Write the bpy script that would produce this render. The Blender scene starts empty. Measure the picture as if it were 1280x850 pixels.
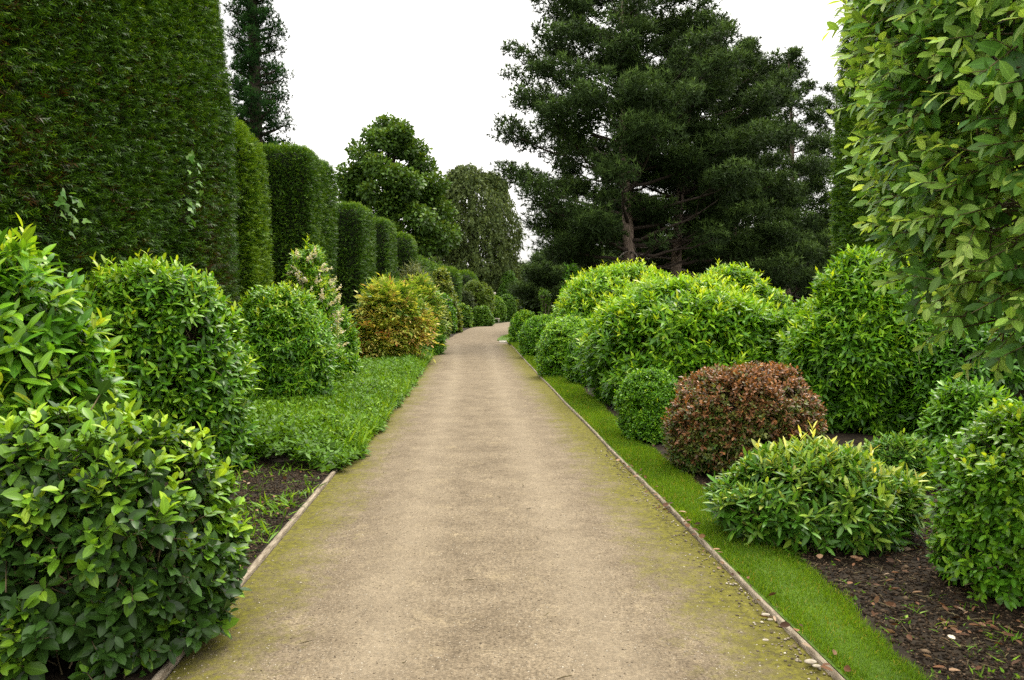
import bpy, math
import numpy as np

rng = np.random.default_rng(7)
scn = bpy.context.scene
COL = scn.collection
CAMH, FPX, PITCH = 1.6, 1000.0, math.atan(0.041)
EYE = np.array([0.0, 0.0, CAMH])
UP = np.array([0.0, 0.0, 1.0])


# ------------------------------------------------------------------ helpers
def ray(px, py):
    u, v = (px - 640) / FPX, (425 - py) / FPX
    c, s = math.cos(PITCH), math.sin(PITCH)
    return np.array([u, c + v * s, -s + v * c])


def at(px, py, Y):
    d = ray(px, py)
    return EYE + d * (Y / d[1])


def ground_at(px, py):
    d = ray(px, py)
    return EYE + d * (CAMH / -d[2])


def nrm(a):
    return a / np.maximum(np.linalg.norm(a, axis=-1, keepdims=True), 1e-9)


def vnoise(p, freq=1.0, seed=0):
    """value noise in -1..1 at points p (N,3)"""
    q = np.asarray(p, float) * freq + seed * 17.13
    i = np.floor(q).astype(np.int64)
    f = q - i
    f = f * f * (3 - 2 * f)

    def h(ix, iy, iz):
        n = (ix * 73856093) ^ (iy * 19349663) ^ (iz * 83492791) ^ (seed * 2654435)
        n = (n ^ (n >> 13)) * 1274126177
        n = n ^ (n >> 16)
        return (n & 0xFFFF) / 32767.5 - 1
    x, y, z = i[:, 0], i[:, 1], i[:, 2]
    fx, fy, fz = f[:, 0], f[:, 1], f[:, 2]
    a = h(x, y, z) * (1 - fx) + h(x + 1, y, z) * fx
    b = h(x, y + 1, z) * (1 - fx) + h(x + 1, y + 1, z) * fx
    c = h(x, y, z + 1) * (1 - fx) + h(x + 1, y, z + 1) * fx
    d = h(x, y + 1, z + 1) * (1 - fx) + h(x + 1, y + 1, z + 1) * fx
    return (a * (1 - fy) + b * fy) * (1 - fz) + (c * (1 - fy) + d * fy) * fz


def mesh_obj(name, V, F, mat, parent=None, attrs=None, smooth=False, origin=None):
    """V (N,3), F list of (M,k) index arrays; one object, world coordinates in, local to parent out"""
    V = np.asarray(V, np.float32)
    off = np.zeros(3)
    if parent is not None:
        off = np.array(parent.location)
    elif origin is not None:
        off = np.array(origin)
    V = V - off.astype(np.float32)
    if not isinstance(F, (list, tuple)):
        F = [F]
    F = [np.asarray(f, np.int32) for f in F if len(f)]
    loops = np.concatenate([f.ravel() for f in F])
    tot = np.concatenate([np.full(len(f), f.shape[1], np.int32) for f in F])
    start = np.concatenate([[0], np.cumsum(tot)[:-1]]).astype(np.int32)
    me = bpy.data.meshes.new(name)
    me.vertices.add(len(V))
    me.vertices.foreach_set('co', V.ravel())
    me.loops.add(len(loops))
    me.loops.foreach_set('vertex_index', loops)
    me.polygons.add(len(tot))
    me.polygons.foreach_set('loop_start', start)
    me.update(calc_edges=True)
    if smooth:
        me.polygons.foreach_set('use_smooth', np.ones(len(tot), bool))
    for k, v in (attrs or {}).items():
        a = me.attributes.new(k, 'FLOAT', 'POINT')
        a.data.foreach_set('value', np.asarray(v, np.float32))
    me.materials.append(mat)
    o = bpy.data.objects.new(name, me)
    COL.objects.link(o)
    if parent is not None:
        o.parent = parent
    else:
        o.location = off
    return o


def tag(o, label=None, cat=None, group=None, kind=None):
    if label: o['label'] = label
    if cat: o['category'] = cat
    if group: o['group'] = group
    if kind: o['kind'] = kind
    return o


def thing(name, label, cat, loc, group=None):
    o = bpy.data.objects.new(name, None)
    o.location = [float(c) for c in loc]
    o.empty_display_size = 0.2
    COL.objects.link(o)
    return tag(o, label, cat, group)


def copy_thing(root, loc, rotz, scale, label, group=None):
    c = root.copy()
    COL.objects.link(c)
    c.location = [float(v) for v in loc]
    c.rotation_euler = (0, 0, rotz)
    c.scale = scale
    c['label'] = label
    if group: c['group'] = group
    for ch in list(root.children):
        k = ch.copy()
        COL.objects.link(k)
        k.parent = c
    return c


# ------------------------------------------------------------------ materials
def new_mat(name):
    m = bpy.data.materials.new(name)
    m.use_nodes = True
    nt = m.node_tree
    nt.nodes.clear()
    return m, nt, nt.nodes.new, nt.links.new


def leaf_mat(name, stops, rough=0.4, trans=0.3, spec=0.4, jitter=0.35, vein=False, tmul=(1.5, 1.35, 0.6), g=(1.50, 1.20, 0.60)):
    """stops: [(age, (r,g,b))]; leaf colour by the age of the leaf, brightness jitter per leaf"""
    m, nt, N, L = new_mat(name)
    out = N('ShaderNodeOutputMaterial')
    age = N('ShaderNodeAttribute'); age.attribute_name = 'age'
    rn = N('ShaderNodeAttribute'); rn.attribute_name = 'rnd'
    ramp = N('ShaderNodeValToRGB')
    el = ramp.color_ramp.elements
    while len(el) < len(stops):
        el.new(0.5)
    for e, (p, c) in zip(el, stops):
        e.position = p
        e.color = (c[0] * g[0], c[1] * g[1], c[2] * g[2], 1)
    L(age.outputs['Fac'], ramp.inputs[0])
    mr = N('ShaderNodeMapRange')
    mr.inputs['To Min'].default_value = 1 - jitter
    mr.inputs['To Max'].default_value = 1 + jitter
    L(rn.outputs['Fac'], mr.inputs['Value'])
    val = mr.outputs[0]
    if vein:
        lx = N('ShaderNodeAttribute'); lx.attribute_name = 'lx'
        ab = N('ShaderNodeMath'); ab.operation = 'ABSOLUTE'
        L(lx.outputs['Fac'], ab.inputs[0])
        vr = N('ShaderNodeMapRange')
        vr.inputs['From Min'].default_value = 0.0
        vr.inputs['From Max'].default_value = 0.16
        vr.inputs['To Min'].default_value = 1.5
        vr.inputs['To Max'].default_value = 1.0
        L(ab.outputs[0], vr.inputs['Value'])
        mu = N('ShaderNodeMath'); mu.operation = 'MULTIPLY'
        L(val, mu.inputs[0]); L(vr.outputs[0], mu.inputs[1])
        val = mu.outputs[0]
    mx = N('ShaderNodeVectorMath'); mx.operation = 'SCALE'
    L(ramp.outputs[0], mx.inputs[0]); L(val, mx.inputs['Scale'])
    p = N('ShaderNodeBsdfPrincipled')
    p.inputs['Roughness'].default_value = rough
    p.inputs['Specular IOR Level'].default_value = spec * .7
    L(mx.outputs[0], p.inputs['Base Color'])
    if trans > 0:
        t = N('ShaderNodeBsdfTranslucent')
        tc = N('ShaderNodeVectorMath'); tc.operation = 'MULTIPLY'
        tc.inputs[1].default_value = tmul
        L(mx.outputs[0], tc.inputs[0]); L(tc.outputs[0], t.inputs['Color'])
        ms = N('ShaderNodeMixShader'); ms.inputs[0].default_value = trans
        L(p.outputs[0], ms.inputs[1]); L(t.outputs[0], ms.inputs[2])
        L(ms.outputs[0], out.inputs[0])
    else:
        L(p.outputs[0], out.inputs[0])
    return m


def noise_mat(name, c0, c1, scale=8.0, stretch=(1, 1, 1), rough=0.9, bump=0.3, bscale=None, detail=6, mid=(0.35, 0.65)):
    m, nt, N, L = new_mat(name)
    out = N('ShaderNodeOutputMaterial')
    tc = N('ShaderNodeTexCoord')
    mp = N('ShaderNodeMapping'); mp.inputs['Scale'].default_value = stretch
    L(tc.outputs['Object'], mp.inputs[0])
    nz = N('ShaderNodeTexNoise'); nz.inputs['Scale'].default_value = scale; nz.inputs['Detail'].default_value = detail
    L(mp.outputs[0], nz.inputs['Vector'])
    r = N('ShaderNodeValToRGB')
    r.color_ramp.elements[0].position = mid[0]; r.color_ramp.elements[0].color = (*c0, 1)
    r.color_ramp.elements[1].position = mid[1]; r.color_ramp.elements[1].color = (*c1, 1)
    L(nz.outputs['Fac'], r.inputs[0])
    p = N('ShaderNodeBsdfPrincipled')
    p.inputs['Roughness'].default_value = rough
    p.inputs['Specular IOR Level'].default_value = 0.2
    L(r.outputs[0], p.inputs['Base Color'])
    if bump:
        n2 = N('ShaderNodeTexNoise'); n2.inputs['Scale'].default_value = bscale or scale * 4; n2.inputs['Detail'].default_value = 6
        L(mp.outputs[0], n2.inputs['Vector'])
        b = N('ShaderNodeBump'); b.inputs['Strength'].default_value = bump; b.inputs['Distance'].default_value = 0.02
        L(n2.outputs['Fac'], b.inputs['Height']); L(b.outputs[0], p.inputs['Normal'])
    L(p.outputs[0], out.inputs[0])
    return m


def path_mat():
    m, nt, N, L = new_mat('sandy_gravel')
    out = N('ShaderNodeOutputMaterial')
    tc = N('ShaderNodeTexCoord')

    def noise(s, d=5, rgh=0.6, vec=None):
        n = N('ShaderNodeTexNoise'); n.inputs['Scale'].default_value = s
        n.inputs['Detail'].default_value = d; n.inputs['Roughness'].default_value = rgh
        L(vec or tc.outputs['Object'], n.inputs['Vector'])
        return n.outputs['Fac']

    def ramp(v, a, b, ca=(0, 0, 0), cb=(1, 1, 1)):
        r = N('ShaderNodeValToRGB')
        r.color_ramp.elements[0].position = a; r.color_ramp.elements[0].color = (*ca, 1)
        r.color_ramp.elements[1].position = b; r.color_ramp.elements[1].color = (*cb, 1)
        L(v, r.inputs[0]); return r.outputs[0]

    def mix(f, a, b, mode='MIX'):
        x = N('ShaderNodeMix'); x.data_type = 'RGBA'; x.blend_type = mode
        if isinstance(f, float): x.inputs[0].default_value = f
        else: L(f, x.inputs[0])
        for s, i in ((a, 6), (b, 7)):
            if isinstance(s, tuple): x.inputs[i].default_value = (*s, 1)
            else: L(s, x.inputs[i])
        return x.outputs[2]

    def math_(op, a, b):
        x = N('ShaderNodeMath'); x.operation = op
        for s, i in ((a, 0), (b, 1)):
            if isinstance(s, (int, float)): x.inputs[i].default_value = s
            else: L(s, x.inputs[i])
        return x.outputs[0]
    base = ramp(noise(2.2, 12, 0.78), 0.36, 0.66, (0.146, 0.116, 0.080), (0.240, 0.196, 0.138))
    pale = ramp(noise(3.4, 12, 0.8), 0.54, 0.66)
    base = mix(math_('MULTIPLY', pale, 0.55), base, (0.33, 0.27, 0.175))
    grit = noise(70, 4, 0.75)
    base = mix(0.75, base, ramp(grit, 0.32, 0.70, (0.25, 0.23, 0.20), (1.6, 1.57, 1.50)), 'MULTIPLY')
    base = mix(0.5, base, ramp(noise(24, 6, 0.8), 0.34, 0.68, (0.55, 0.53, 0.50), (1.35, 1.33, 1.28)), 'MULTIPLY')
    vo = N('ShaderNodeTexVoronoi'); vo.inputs['Scale'].default_value = 85
    L(tc.outputs['Object'], vo.inputs['Vector'])
    sep = N('ShaderNodeSeparateColor'); L(vo.outputs['Color'], sep.inputs[0])
    speck = math_('MULTIPLY', ramp(vo.outputs['Distance'], 0.20, 0.34, (1, 1, 1), (0, 0, 0)),
                  ramp(sep.outputs[0], 0.80, 0.90))
    base = mix(math_('MULTIPLY', speck, 0.8), base, (0.42, 0.36, 0.27))
    dspeck = math_('MULTIPLY', ramp(vo.outputs['Distance'], 0.25, 0.4, (1, 1, 1), (0, 0, 0)),
                   ramp(sep.outputs[1], 0.93, 0.97))
    base = mix(math_('MULTIPLY', dspeck, 0.7), base, (0.05, 0.035, 0.02))
    el = N('ShaderNodeAttribute'); el.attribute_name = 'edge_a'
    er = N('ShaderNodeAttribute'); er.attribute_name = 'edge_b'
    mn = noise(3.0, 6, 0.7)
    mn2 = noise(22, 4, 0.7)
    mnn = math_('ADD', math_('MULTIPLY', mn, 1.15), math_('MULTIPLY', mn2, 0.7))

    def moss(e, w):
        t = math_('SUBTRACT', 1.0, math_('DIVIDE', e, w))
        return math_('ADD', t, math_('SUBTRACT', mnn, 0.92))
    mv = math_('MAXIMUM', moss(el.outputs['Fac'], .82), moss(er.outputs['Fac'], .78))
    mm = ramp(mv, 0.27, 0.80)
    mcol = ramp(mn2, 0.35, 0.7, (0.060, 0.055, 0.009), (0.180, 0.166, 0.020))
    base = mix(math_('MULTIPLY', mm, 0.92), base, mcol)
    # two faintly paler wheel lines
    tr_ = math_('SUBTRACT', el.outputs['Fac'], 1.0)
    tr2 = math_('SUBTRACT', er.outputs['Fac'], 0.95)
    tv = math_('MINIMUM', math_('ABSOLUTE', tr_, 0.0), math_('ABSOLUTE', tr2, 0.0))
    base = mix(math_('MULTIPLY', ramp(math_('ADD', tv, math_('MULTIPLY', math_('SUBTRACT', mn, .5), .5)), 0.0, 0.30, (1, 1, 1), (0, 0, 0)), 0.32), base, (0.30, 0.245, 0.17))
    p = N('ShaderNodeBsdfPrincipled')
    p.inputs['Roughness'].default_value = 0.95
    p.inputs['Specular IOR Level'].default_value = 0.15
    L(base, p.inputs['Base Color'])
    hb = math_('ADD', math_('MULTIPLY', grit, 1.0), math_('MULTIPLY', speck, 0.5))
    b = N('ShaderNodeBump'); b.inputs['Strength'].default_value = 0.55; b.inputs['Distance'].default_value = 0.012
    L(hb, b.inputs['Height']); L(b.outputs[0], p.inputs['Normal'])
    L(p.outputs[0], out.inputs[0])
    return m


# ------------------------------------------------------------------ leaves
def leaf_template(kind, w=0.4, fold=0.25, droop=0.15):
    """unit-length leaf along +y, width w, normal +z; returns V, faces list, lx"""
    if kind == 'near':
        t = np.array([0.2, 0.5, 0.8]); hw = np.array([0.72, 1.0, 0.66]) * w / 2
        V = [(0, 0, 0)]; lx = [0]
        for tt, h in zip(t, hw):
            z = -droop * tt * tt
            V += [(-h, tt, z + fold * h), (0, tt, z), (h, tt, z + fold * h)]
            lx += [-1, 0, 1]
        V.append((0, 1, -droop)); lx.append(0)
        T = [(0, 2, 1), (0, 3, 2), (10, 7, 8), (10, 8, 9)]
        Q = [(1, 2, 5, 4), (2, 3, 6, 5), (4, 5, 8, 7), (5, 6, 9, 8)]
        return np.array(V, float), [np.array(T), np.array(Q)], np.array(lx, float)
    if kind == 'mid':
        h = w / 2
        V = [(0, 0, 0), (h, .45, fold * h - droop * .2), (0, 1, -droop), (-h, .45, fold * h - droop * .2), (0, .45, -droop * .2)]
        return np.array(V, float), [np.array([(0, 1, 2, 4), (0, 4, 2, 3)])], np.array([0, 1, 0, -1, 0.])
    if kind == 'ivy':
        V = [(0, 0, 0), (.30, -.10, .02), (.52, .22, -.03), (.27, .40, .03), (0, 1, -.12), (-.27, .40, .03), (-.52, .22, -.03), (-.30, -.10, .02), (0, .3, -.03)]
        return np.array(V, float), [np.array([(0, 1, 8), (1, 2, 8), (2, 3, 8), (3, 4, 8), (4, 5, 8), (5, 6, 8), (6, 7, 8), (7, 0, 8)])], np.zeros(9)
    if kind == 'quad':
        h = w / 2
        V = [(0, 0, 0), (h, .5, 0), (0, 1, -droop), (-h, .5, 0)]
        return np.array(V, float), [np.array([(0, 1, 2, 3)])], np.zeros(4)
    V = [(-w / 2, 0, 0), (w / 2, 0, 0), (0, 1, -droop)]
    return np.array(V, float), [np.array([(0, 1, 2)])], np.zeros(3)


def place_leaves(P, D, Nn, Ln, age, rnd, tmpl, wvar=None):
    TV, TF, lx = tmpl
    n, k = len(P), len(TV)
    D = nrm(D)
    R = nrm(np.cross(D, Nn))
    Z = np.cross(R, D)
    s = Ln[:, None, None]
    wv = (np.ones(n) if wvar is None else wvar)[:, None, None]
    V = P[:, None, :] + s * (TV[None, :, 0:1] * wv * R[:, None, :] + TV[None, :, 1:2] * D[:, None, :] + TV[None, :, 2:3] * Z[:, None, :])
    off = (np.arange(n) * k)[:, None, None]
    F = [(f[None] + off).reshape(-1, f.shape[1]) for f in TF]
    return V.reshape(-1, 3), F, {'age': np.repeat(age, k), 'rnd': np.repeat(rnd, k), 'lx': np.tile(lx, n)}


def shoot_leaves(P, D, K, shoot_len, leaf_len, tmpl, age_base=0.2, age_tip=0.6, age_shoot=None,
                 open0=1.25, open1=0.45, droop=0.0, lvar=0.34, shrink=0.35, wvar=0.15, lup=0.7):
    """P,D (N,3): K leaves spiralled along every shoot"""
    N = len(P)
    D = nrm(D)
    ref = np.where(np.abs(D[:, 2:3]) > 0.9, np.array([[1., 0, 0]]), UP[None])
    A = nrm(np.cross(D, ref)); B = np.cross(D, A)
    k = np.arange(K)
    t = (k + 0.5) / K
    az = k[None] * 2.39996 + rng.uniform(0, 6.28, N)[:, None] + rng.normal(0, .25, (N, K))
    op = open0 + (open1 - open0) * t[None] + rng.normal(0, .15, (N, K))
    rad = np.cos(az)[..., None] * A[:, None] + np.sin(az)[..., None] * B[:, None]
    ld = np.cos(op)[..., None] * D[:, None] + np.sin(op)[..., None] * rad
    ld = ld - UP * (droop * (1 - .5 * t))[None, :, None]
    ld = nrm(ld + rng.normal(0, .08, ld.shape))
    ln = D[:, None] - (D[:, None] * ld).sum(-1, keepdims=True) * ld
    ln = nrm(ln + lup * UP + rng.normal(0, .2, ld.shape))
    sl = shoot_len * rng.uniform(.7, 1.3, N)
    pos = P[:, None] + D[:, None] * (sl[:, None] * t[None])[..., None]
    L = leaf_len * (1 - shrink * t)[None] * rng.uniform(1 - lvar, 1 + lvar, (N, K))
    ash = rng.uniform(0, 1, N) if age_shoot is None else age_shoot
    age = np.clip(age_base + age_tip * ash[:, None] * (0.35 + 0.65 * t[None]) + rng.normal(0, .07, (N, K)), 0.0, 1)
    rnd = rng.uniform(0, 1, (N, K))
    return place_leaves(pos.reshape(-1, 3), ld.reshape(-1, 3), ln.reshape(-1, 3), L.ravel(), age.ravel(), rnd.ravel(), tmpl,
                        rng.uniform(1 - wvar, 1 + wvar, N * K))


def merge(parts):
    V, F, A, off = [], [], {}, 0
    for v, f, a in parts:
        V.append(v); F += [x + off for x in f]; off += len(v)
        for k, x in a.items(): A.setdefault(k, []).append(x)
    return np.concatenate(V), F, {k: np.concatenate(x) for k, x in A.items()}


# ------------------------------------------------------------------ hulls
def hull(c, r, p=2.4, amp=0.06, freq=2.0, taper=0.0, seed=1, nu=72, nv=40, rough=0.0):
    """closed rounded body: centre c, radii r, superellipsoid exponent p (p or (p_horizontal, p_vertical))"""
    u = np.linspace(0, 2 * np.pi, nu, endpoint=False)
    v = np.linspace(0, np.pi, nv)
    uu, vv = np.meshgrid(u, v)
    d = np.stack([np.cos(uu) * np.sin(vv), np.sin(uu) * np.sin(vv), np.cos(vv)], -1).reshape(-1, 3)
    q = p if np.isscalar(p) else p[0]
    rr = (np.abs(d) ** q).sum(-1) ** (-1 / q)
    pos = d * rr[:, None]
    pos[:, :2] *= (1 - taper * (pos[:, 2:3] + 1) / 2)
    pos = pos * np.array(r)
    pos *= (1 + amp * vnoise(pos + np.array(c), freq, seed) + amp * .6 * vnoise(pos + np.array(c), freq * 2.3, seed + 5))[:, None]
    pos = pos + np.array(c)
    pos[:, 2] = np.maximum(pos[:, 2], 0.03)
    ii, jj = np.meshgrid(np.arange(nv - 1), np.arange(nu), indexing='ij')
    a = ii * nu + jj; b = ii * nu + (jj + 1) % nu
    F = np.stack([a, a + nu, b + nu, b], -1).reshape(-1, 4)
    return pos, F


def sample_hull(V, F, n, back=0.35, zmin=0.08):
    T = np.concatenate([F[:, [0, 1, 2]], F[:, [0, 2, 3]]])
    a, b, c = V[T[:, 0]], V[T[:, 1]], V[T[:, 2]]
    cr = np.cross(b - a, c - a)
    ar = np.linalg.norm(cr, axis=1) / 2
    N = nrm(cr)
    cen = (a + b + c) / 3
    vis = ((EYE - cen) * N).sum(1) / np.maximum(np.linalg.norm(EYE - cen, axis=1), .1)
    w = ar * np.where(vis > -0.25, 1.0, back) * (cen[:, 2] > zmin)
    w = w * np.where(N[:, 2] < -0.5, 0.4, 1)
    i = rng.choice(len(T), n, p=w / w.sum())
    r1, r2 = np.sqrt(rng.uniform(0, 1, n)), rng.uniform(0, 1, n)
    P = a[i] * (1 - r1)[:, None] + b[i] * (r1 * (1 - r2))[:, None] + c[i] * (r1 * r2)[:, None]
    return P, N[i]


def shrink_hull(V, F, d):
    N = np.zeros_like(V)
    fn = np.cross(V[F[:, 1]] - V[F[:, 0]], V[F[:, 2]] - V[F[:, 0]])
    for k in range(4): np.add.at(N, F[:, k], fn)
    return V - nrm(N) * d


def tubes(lines, sides=6):
    """lines: list of (points (n,3), radii (n,)) -> V, F"""
    Vs, Fs, off = [], [], 0
    for pts, rad in lines:
        pts = np.asarray(pts, float); rad = np.asarray(rad, float)
        n = len(pts)
        tg = nrm(np.gradient(pts, axis=0))
        ref = np.where(np.abs(tg[:, 2:3]) > .9, np.array([[1., 0, 0]]), UP[None])
        A = nrm(np.cross(tg, ref)); B = np.cross(tg, A)
        th = np.linspace(0, 2 * np.pi, sides, endpoint=False)
        ring = pts[:, None] + rad[:, None, None] * (np.cos(th)[None, :, None] * A[:, None] + np.sin(th)[None, :, None] * B[:, None])
        Vs.append(ring.reshape(-1, 3))
        i, j = np.meshgrid(np.arange(n - 1), np.arange(sides), indexing='ij')
        a = i * sides + j; b = i * sides + (j + 1) % sides
        Fs.append(np.stack([a, b, b + sides, a + sides], -1).reshape(-1, 4) + off)
        off += n * sides
    return np.concatenate(Vs), np.concatenate(Fs)


# ------------------------------------------------------------------ palette
BARK = noise_mat('bark', (0.085, 0.060, 0.045), (0.30, 0.23, 0.18), 6, (6, 6, 1), bump=0.8, bscale=9)
DBARK = noise_mat('dark_bark', (0.025, 0.018, 0.013), (0.075, 0.058, 0.045), 6, (6, 6, 1), bump=0.6)
TWIG_AND_CORE = noise_mat('twig', (0.020, 0.016, 0.010), (0.045, 0.034, 0.022), 10, bump=0.4)  # also colours the added inner hulls that darken gaps between leaves
M = {
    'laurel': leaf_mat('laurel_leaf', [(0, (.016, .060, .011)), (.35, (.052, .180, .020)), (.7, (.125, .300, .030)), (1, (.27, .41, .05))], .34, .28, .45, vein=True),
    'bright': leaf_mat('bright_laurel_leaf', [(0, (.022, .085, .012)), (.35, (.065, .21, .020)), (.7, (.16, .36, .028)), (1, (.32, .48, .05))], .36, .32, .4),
    'viburnum': leaf_mat('viburnum_leaf', [(0, (.014, .040, .017)), (.35, (.026, .082, .020)), (.7, (.090, .23, .026)), (1, (.19, .35, .045))], .38, .22, .4, vein=True),
    'oak': leaf_mat('pale_evergreen_leaf', [(0, (.030, .080, .022)), (.4, (.110, .225, .040)), (.75, (.29, .42, .085)), (1, (.44, .52, .15))], .42, .36, .35, vein=True, g=(1.0, 1.1, .95)),
    'yew': leaf_mat('yew_needles', [(0, (.050, .033, .014)), (.2, (.012, .036, .008)), (.6, (.032, .100, .012)), (1, (.11, .23, .022))], .5, .20, .3),
    'dome': leaf_mat('small_clipped_leaf', [(0, (.022, .068, .015)), (.5, (.068, .180, .026)), (1, (.21, .36, .05))], .45, .25, .3),
    'gold': leaf_mat('golden_leaf', [(0, (.05, .10, .012)), (.5, (.15, .22, .02)), (1, (.34, .38, .04))], .45, .35, .3, g=(1.1, 1.1, .8)),
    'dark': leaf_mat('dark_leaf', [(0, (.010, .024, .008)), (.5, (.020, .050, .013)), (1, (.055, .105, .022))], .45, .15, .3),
    'copper': leaf_mat(g=(1, 1, 1), name='copper_leaf', stops=[(0, (.045, .105, .016)), (.32, (.15, .17, .03)), (.46, (.10, .055, .020)), (.8, (.25, .105, .038)), (1, (.40, .185, .062))], rough=.36, trans=.25, spec=.45),
    'varieg': leaf_mat('variegated_leaf', [(0, (.020, .075, .012)), (.45, (.06, .17, .02)), (.8, (.20, .31, .05)), (1, (.50, .53, .20))], .38, .25, .4, vein=True, g=(1.30, 1.17, .75)),
    'mahonia': leaf_mat(g=(1.3, 1.2, 1.15), name='mahonia_leaf', stops=[(0, (.035, .10, .014)), (.3, (.15, .27, .03)), (.55, (.42, .45, .09)), (.78, (.58, .40, .17)), (1, (.56, .20, .11))], rough=.42, trans=.3, spec=.35),
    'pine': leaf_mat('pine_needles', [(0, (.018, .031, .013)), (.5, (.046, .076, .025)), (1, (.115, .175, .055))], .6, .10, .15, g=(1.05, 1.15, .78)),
    'sequoia': leaf_mat('sequoia_foliage', [(0, (.009, .026, .010)), (.5, (.020, .058, .016)), (1, (.045, .105, .026))], .7, .12, .08, g=(1.1, 1.15, .8)),
    'lime': leaf_mat('lime_leaf', [(0, (.024, .066, .016)), (.5, (.050, .125, .026)), (1, (.115, .205, .045))], .5, .2, .3),
    'weep': leaf_mat('weeping_leaf', [(0, (.026, .042, .014)), (.5, (.052, .078, .022)), (1, (.095, .125, .036))], .55, .2, .2, g=(1.1, 1.1, .9)),
    'acer': leaf_mat('maple_leaf', [(0, (.06, .11, .016)), (.5, (.15, .20, .028)), (1, (.30, .30, .06))], .5, .3, .3, g=(1.05, 1.1, .8)),
    'blue': leaf_mat('grey_green_blade', [(0, (.06, .10, .06)), (1, (.17, .23, .14))], .5, .2, .3),
    'ivy': leaf_mat('ivy_leaf', [(0, (.03, .11, .03)), (1, (.11, .26, .07))], .4, .25, .4),
    'cover': leaf_mat('ground_cover_leaf', [(0, (.03, .095, .012)), (.5, (.075, .20, .018)), (1, (.17, .32, .035))], .5, .3, .3),
    'grass': leaf_mat('grass_blade', [(0, (.045, .115, .010)), (.5, (.085, .20, .014)), (.9, (.15, .27, .02)), (1, (.26, .24, .08))], .5, .3, .3),
    'litter': leaf_mat(g=(1, 1, 1), name='fallen_leaf', stops=[(0, (.055, .030, .018)), (.4, (.16, .075, .035)), (.75, (.30, .19, .11)), (1, (.55, .48, .36))], rough=.7, trans=.1, spec=.2),
    'far': leaf_mat('distant_leaf', [(0, (.018, .040, .013)), (1, (.060, .105, .03))], .6, .2, .2),
    'flower': leaf_mat(g=(1, 1, 1), name='cream_blossom', stops=[(0, (.55, .50, .36)), (1, (.80, .76, .62))], rough=.6, trans=.3, spec=.2),
}


TW2 = noise_mat('young_twig', (0.07, 0.055, 0.028), (0.15, 0.12, 0.06), 20, bump=0)
YCORE = noise_mat('yew_core_shade', (0.008, 0.014, 0.005), (0.018, 0.026, 0.009), 18, bump=.5)  # dark green of the yew core hull, interior shade put into the colour


# ------------------------------------------------------------------ plant builders
def stems_into(root, c, r, top, n=7, rad=0.022):
    lines = []
    for k in range(n):
        a = rng.uniform(0, 6.28)
        b = np.array([c[0] + .18 * r[0] * math.cos(a), c[1] + .18 * r[1] * math.sin(a), 0.0])
        e = np.array([c[0] + .6 * r[0] * math.cos(a), c[1] + .6 * r[1] * math.sin(a), top * rng.uniform(.55, .8)])
        t = np.linspace(0, 1, 6)[:, None]
        pts = b + (e - b) * t + np.array([0, 0, .12 * top]) * np.sin(t * np.pi)
        lines.append((pts, rad * (1 - .6 * t[:, 0])))
    V, F = tubes(lines, 6)
    mesh_obj('stems', V, F, BARK, root)


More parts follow.
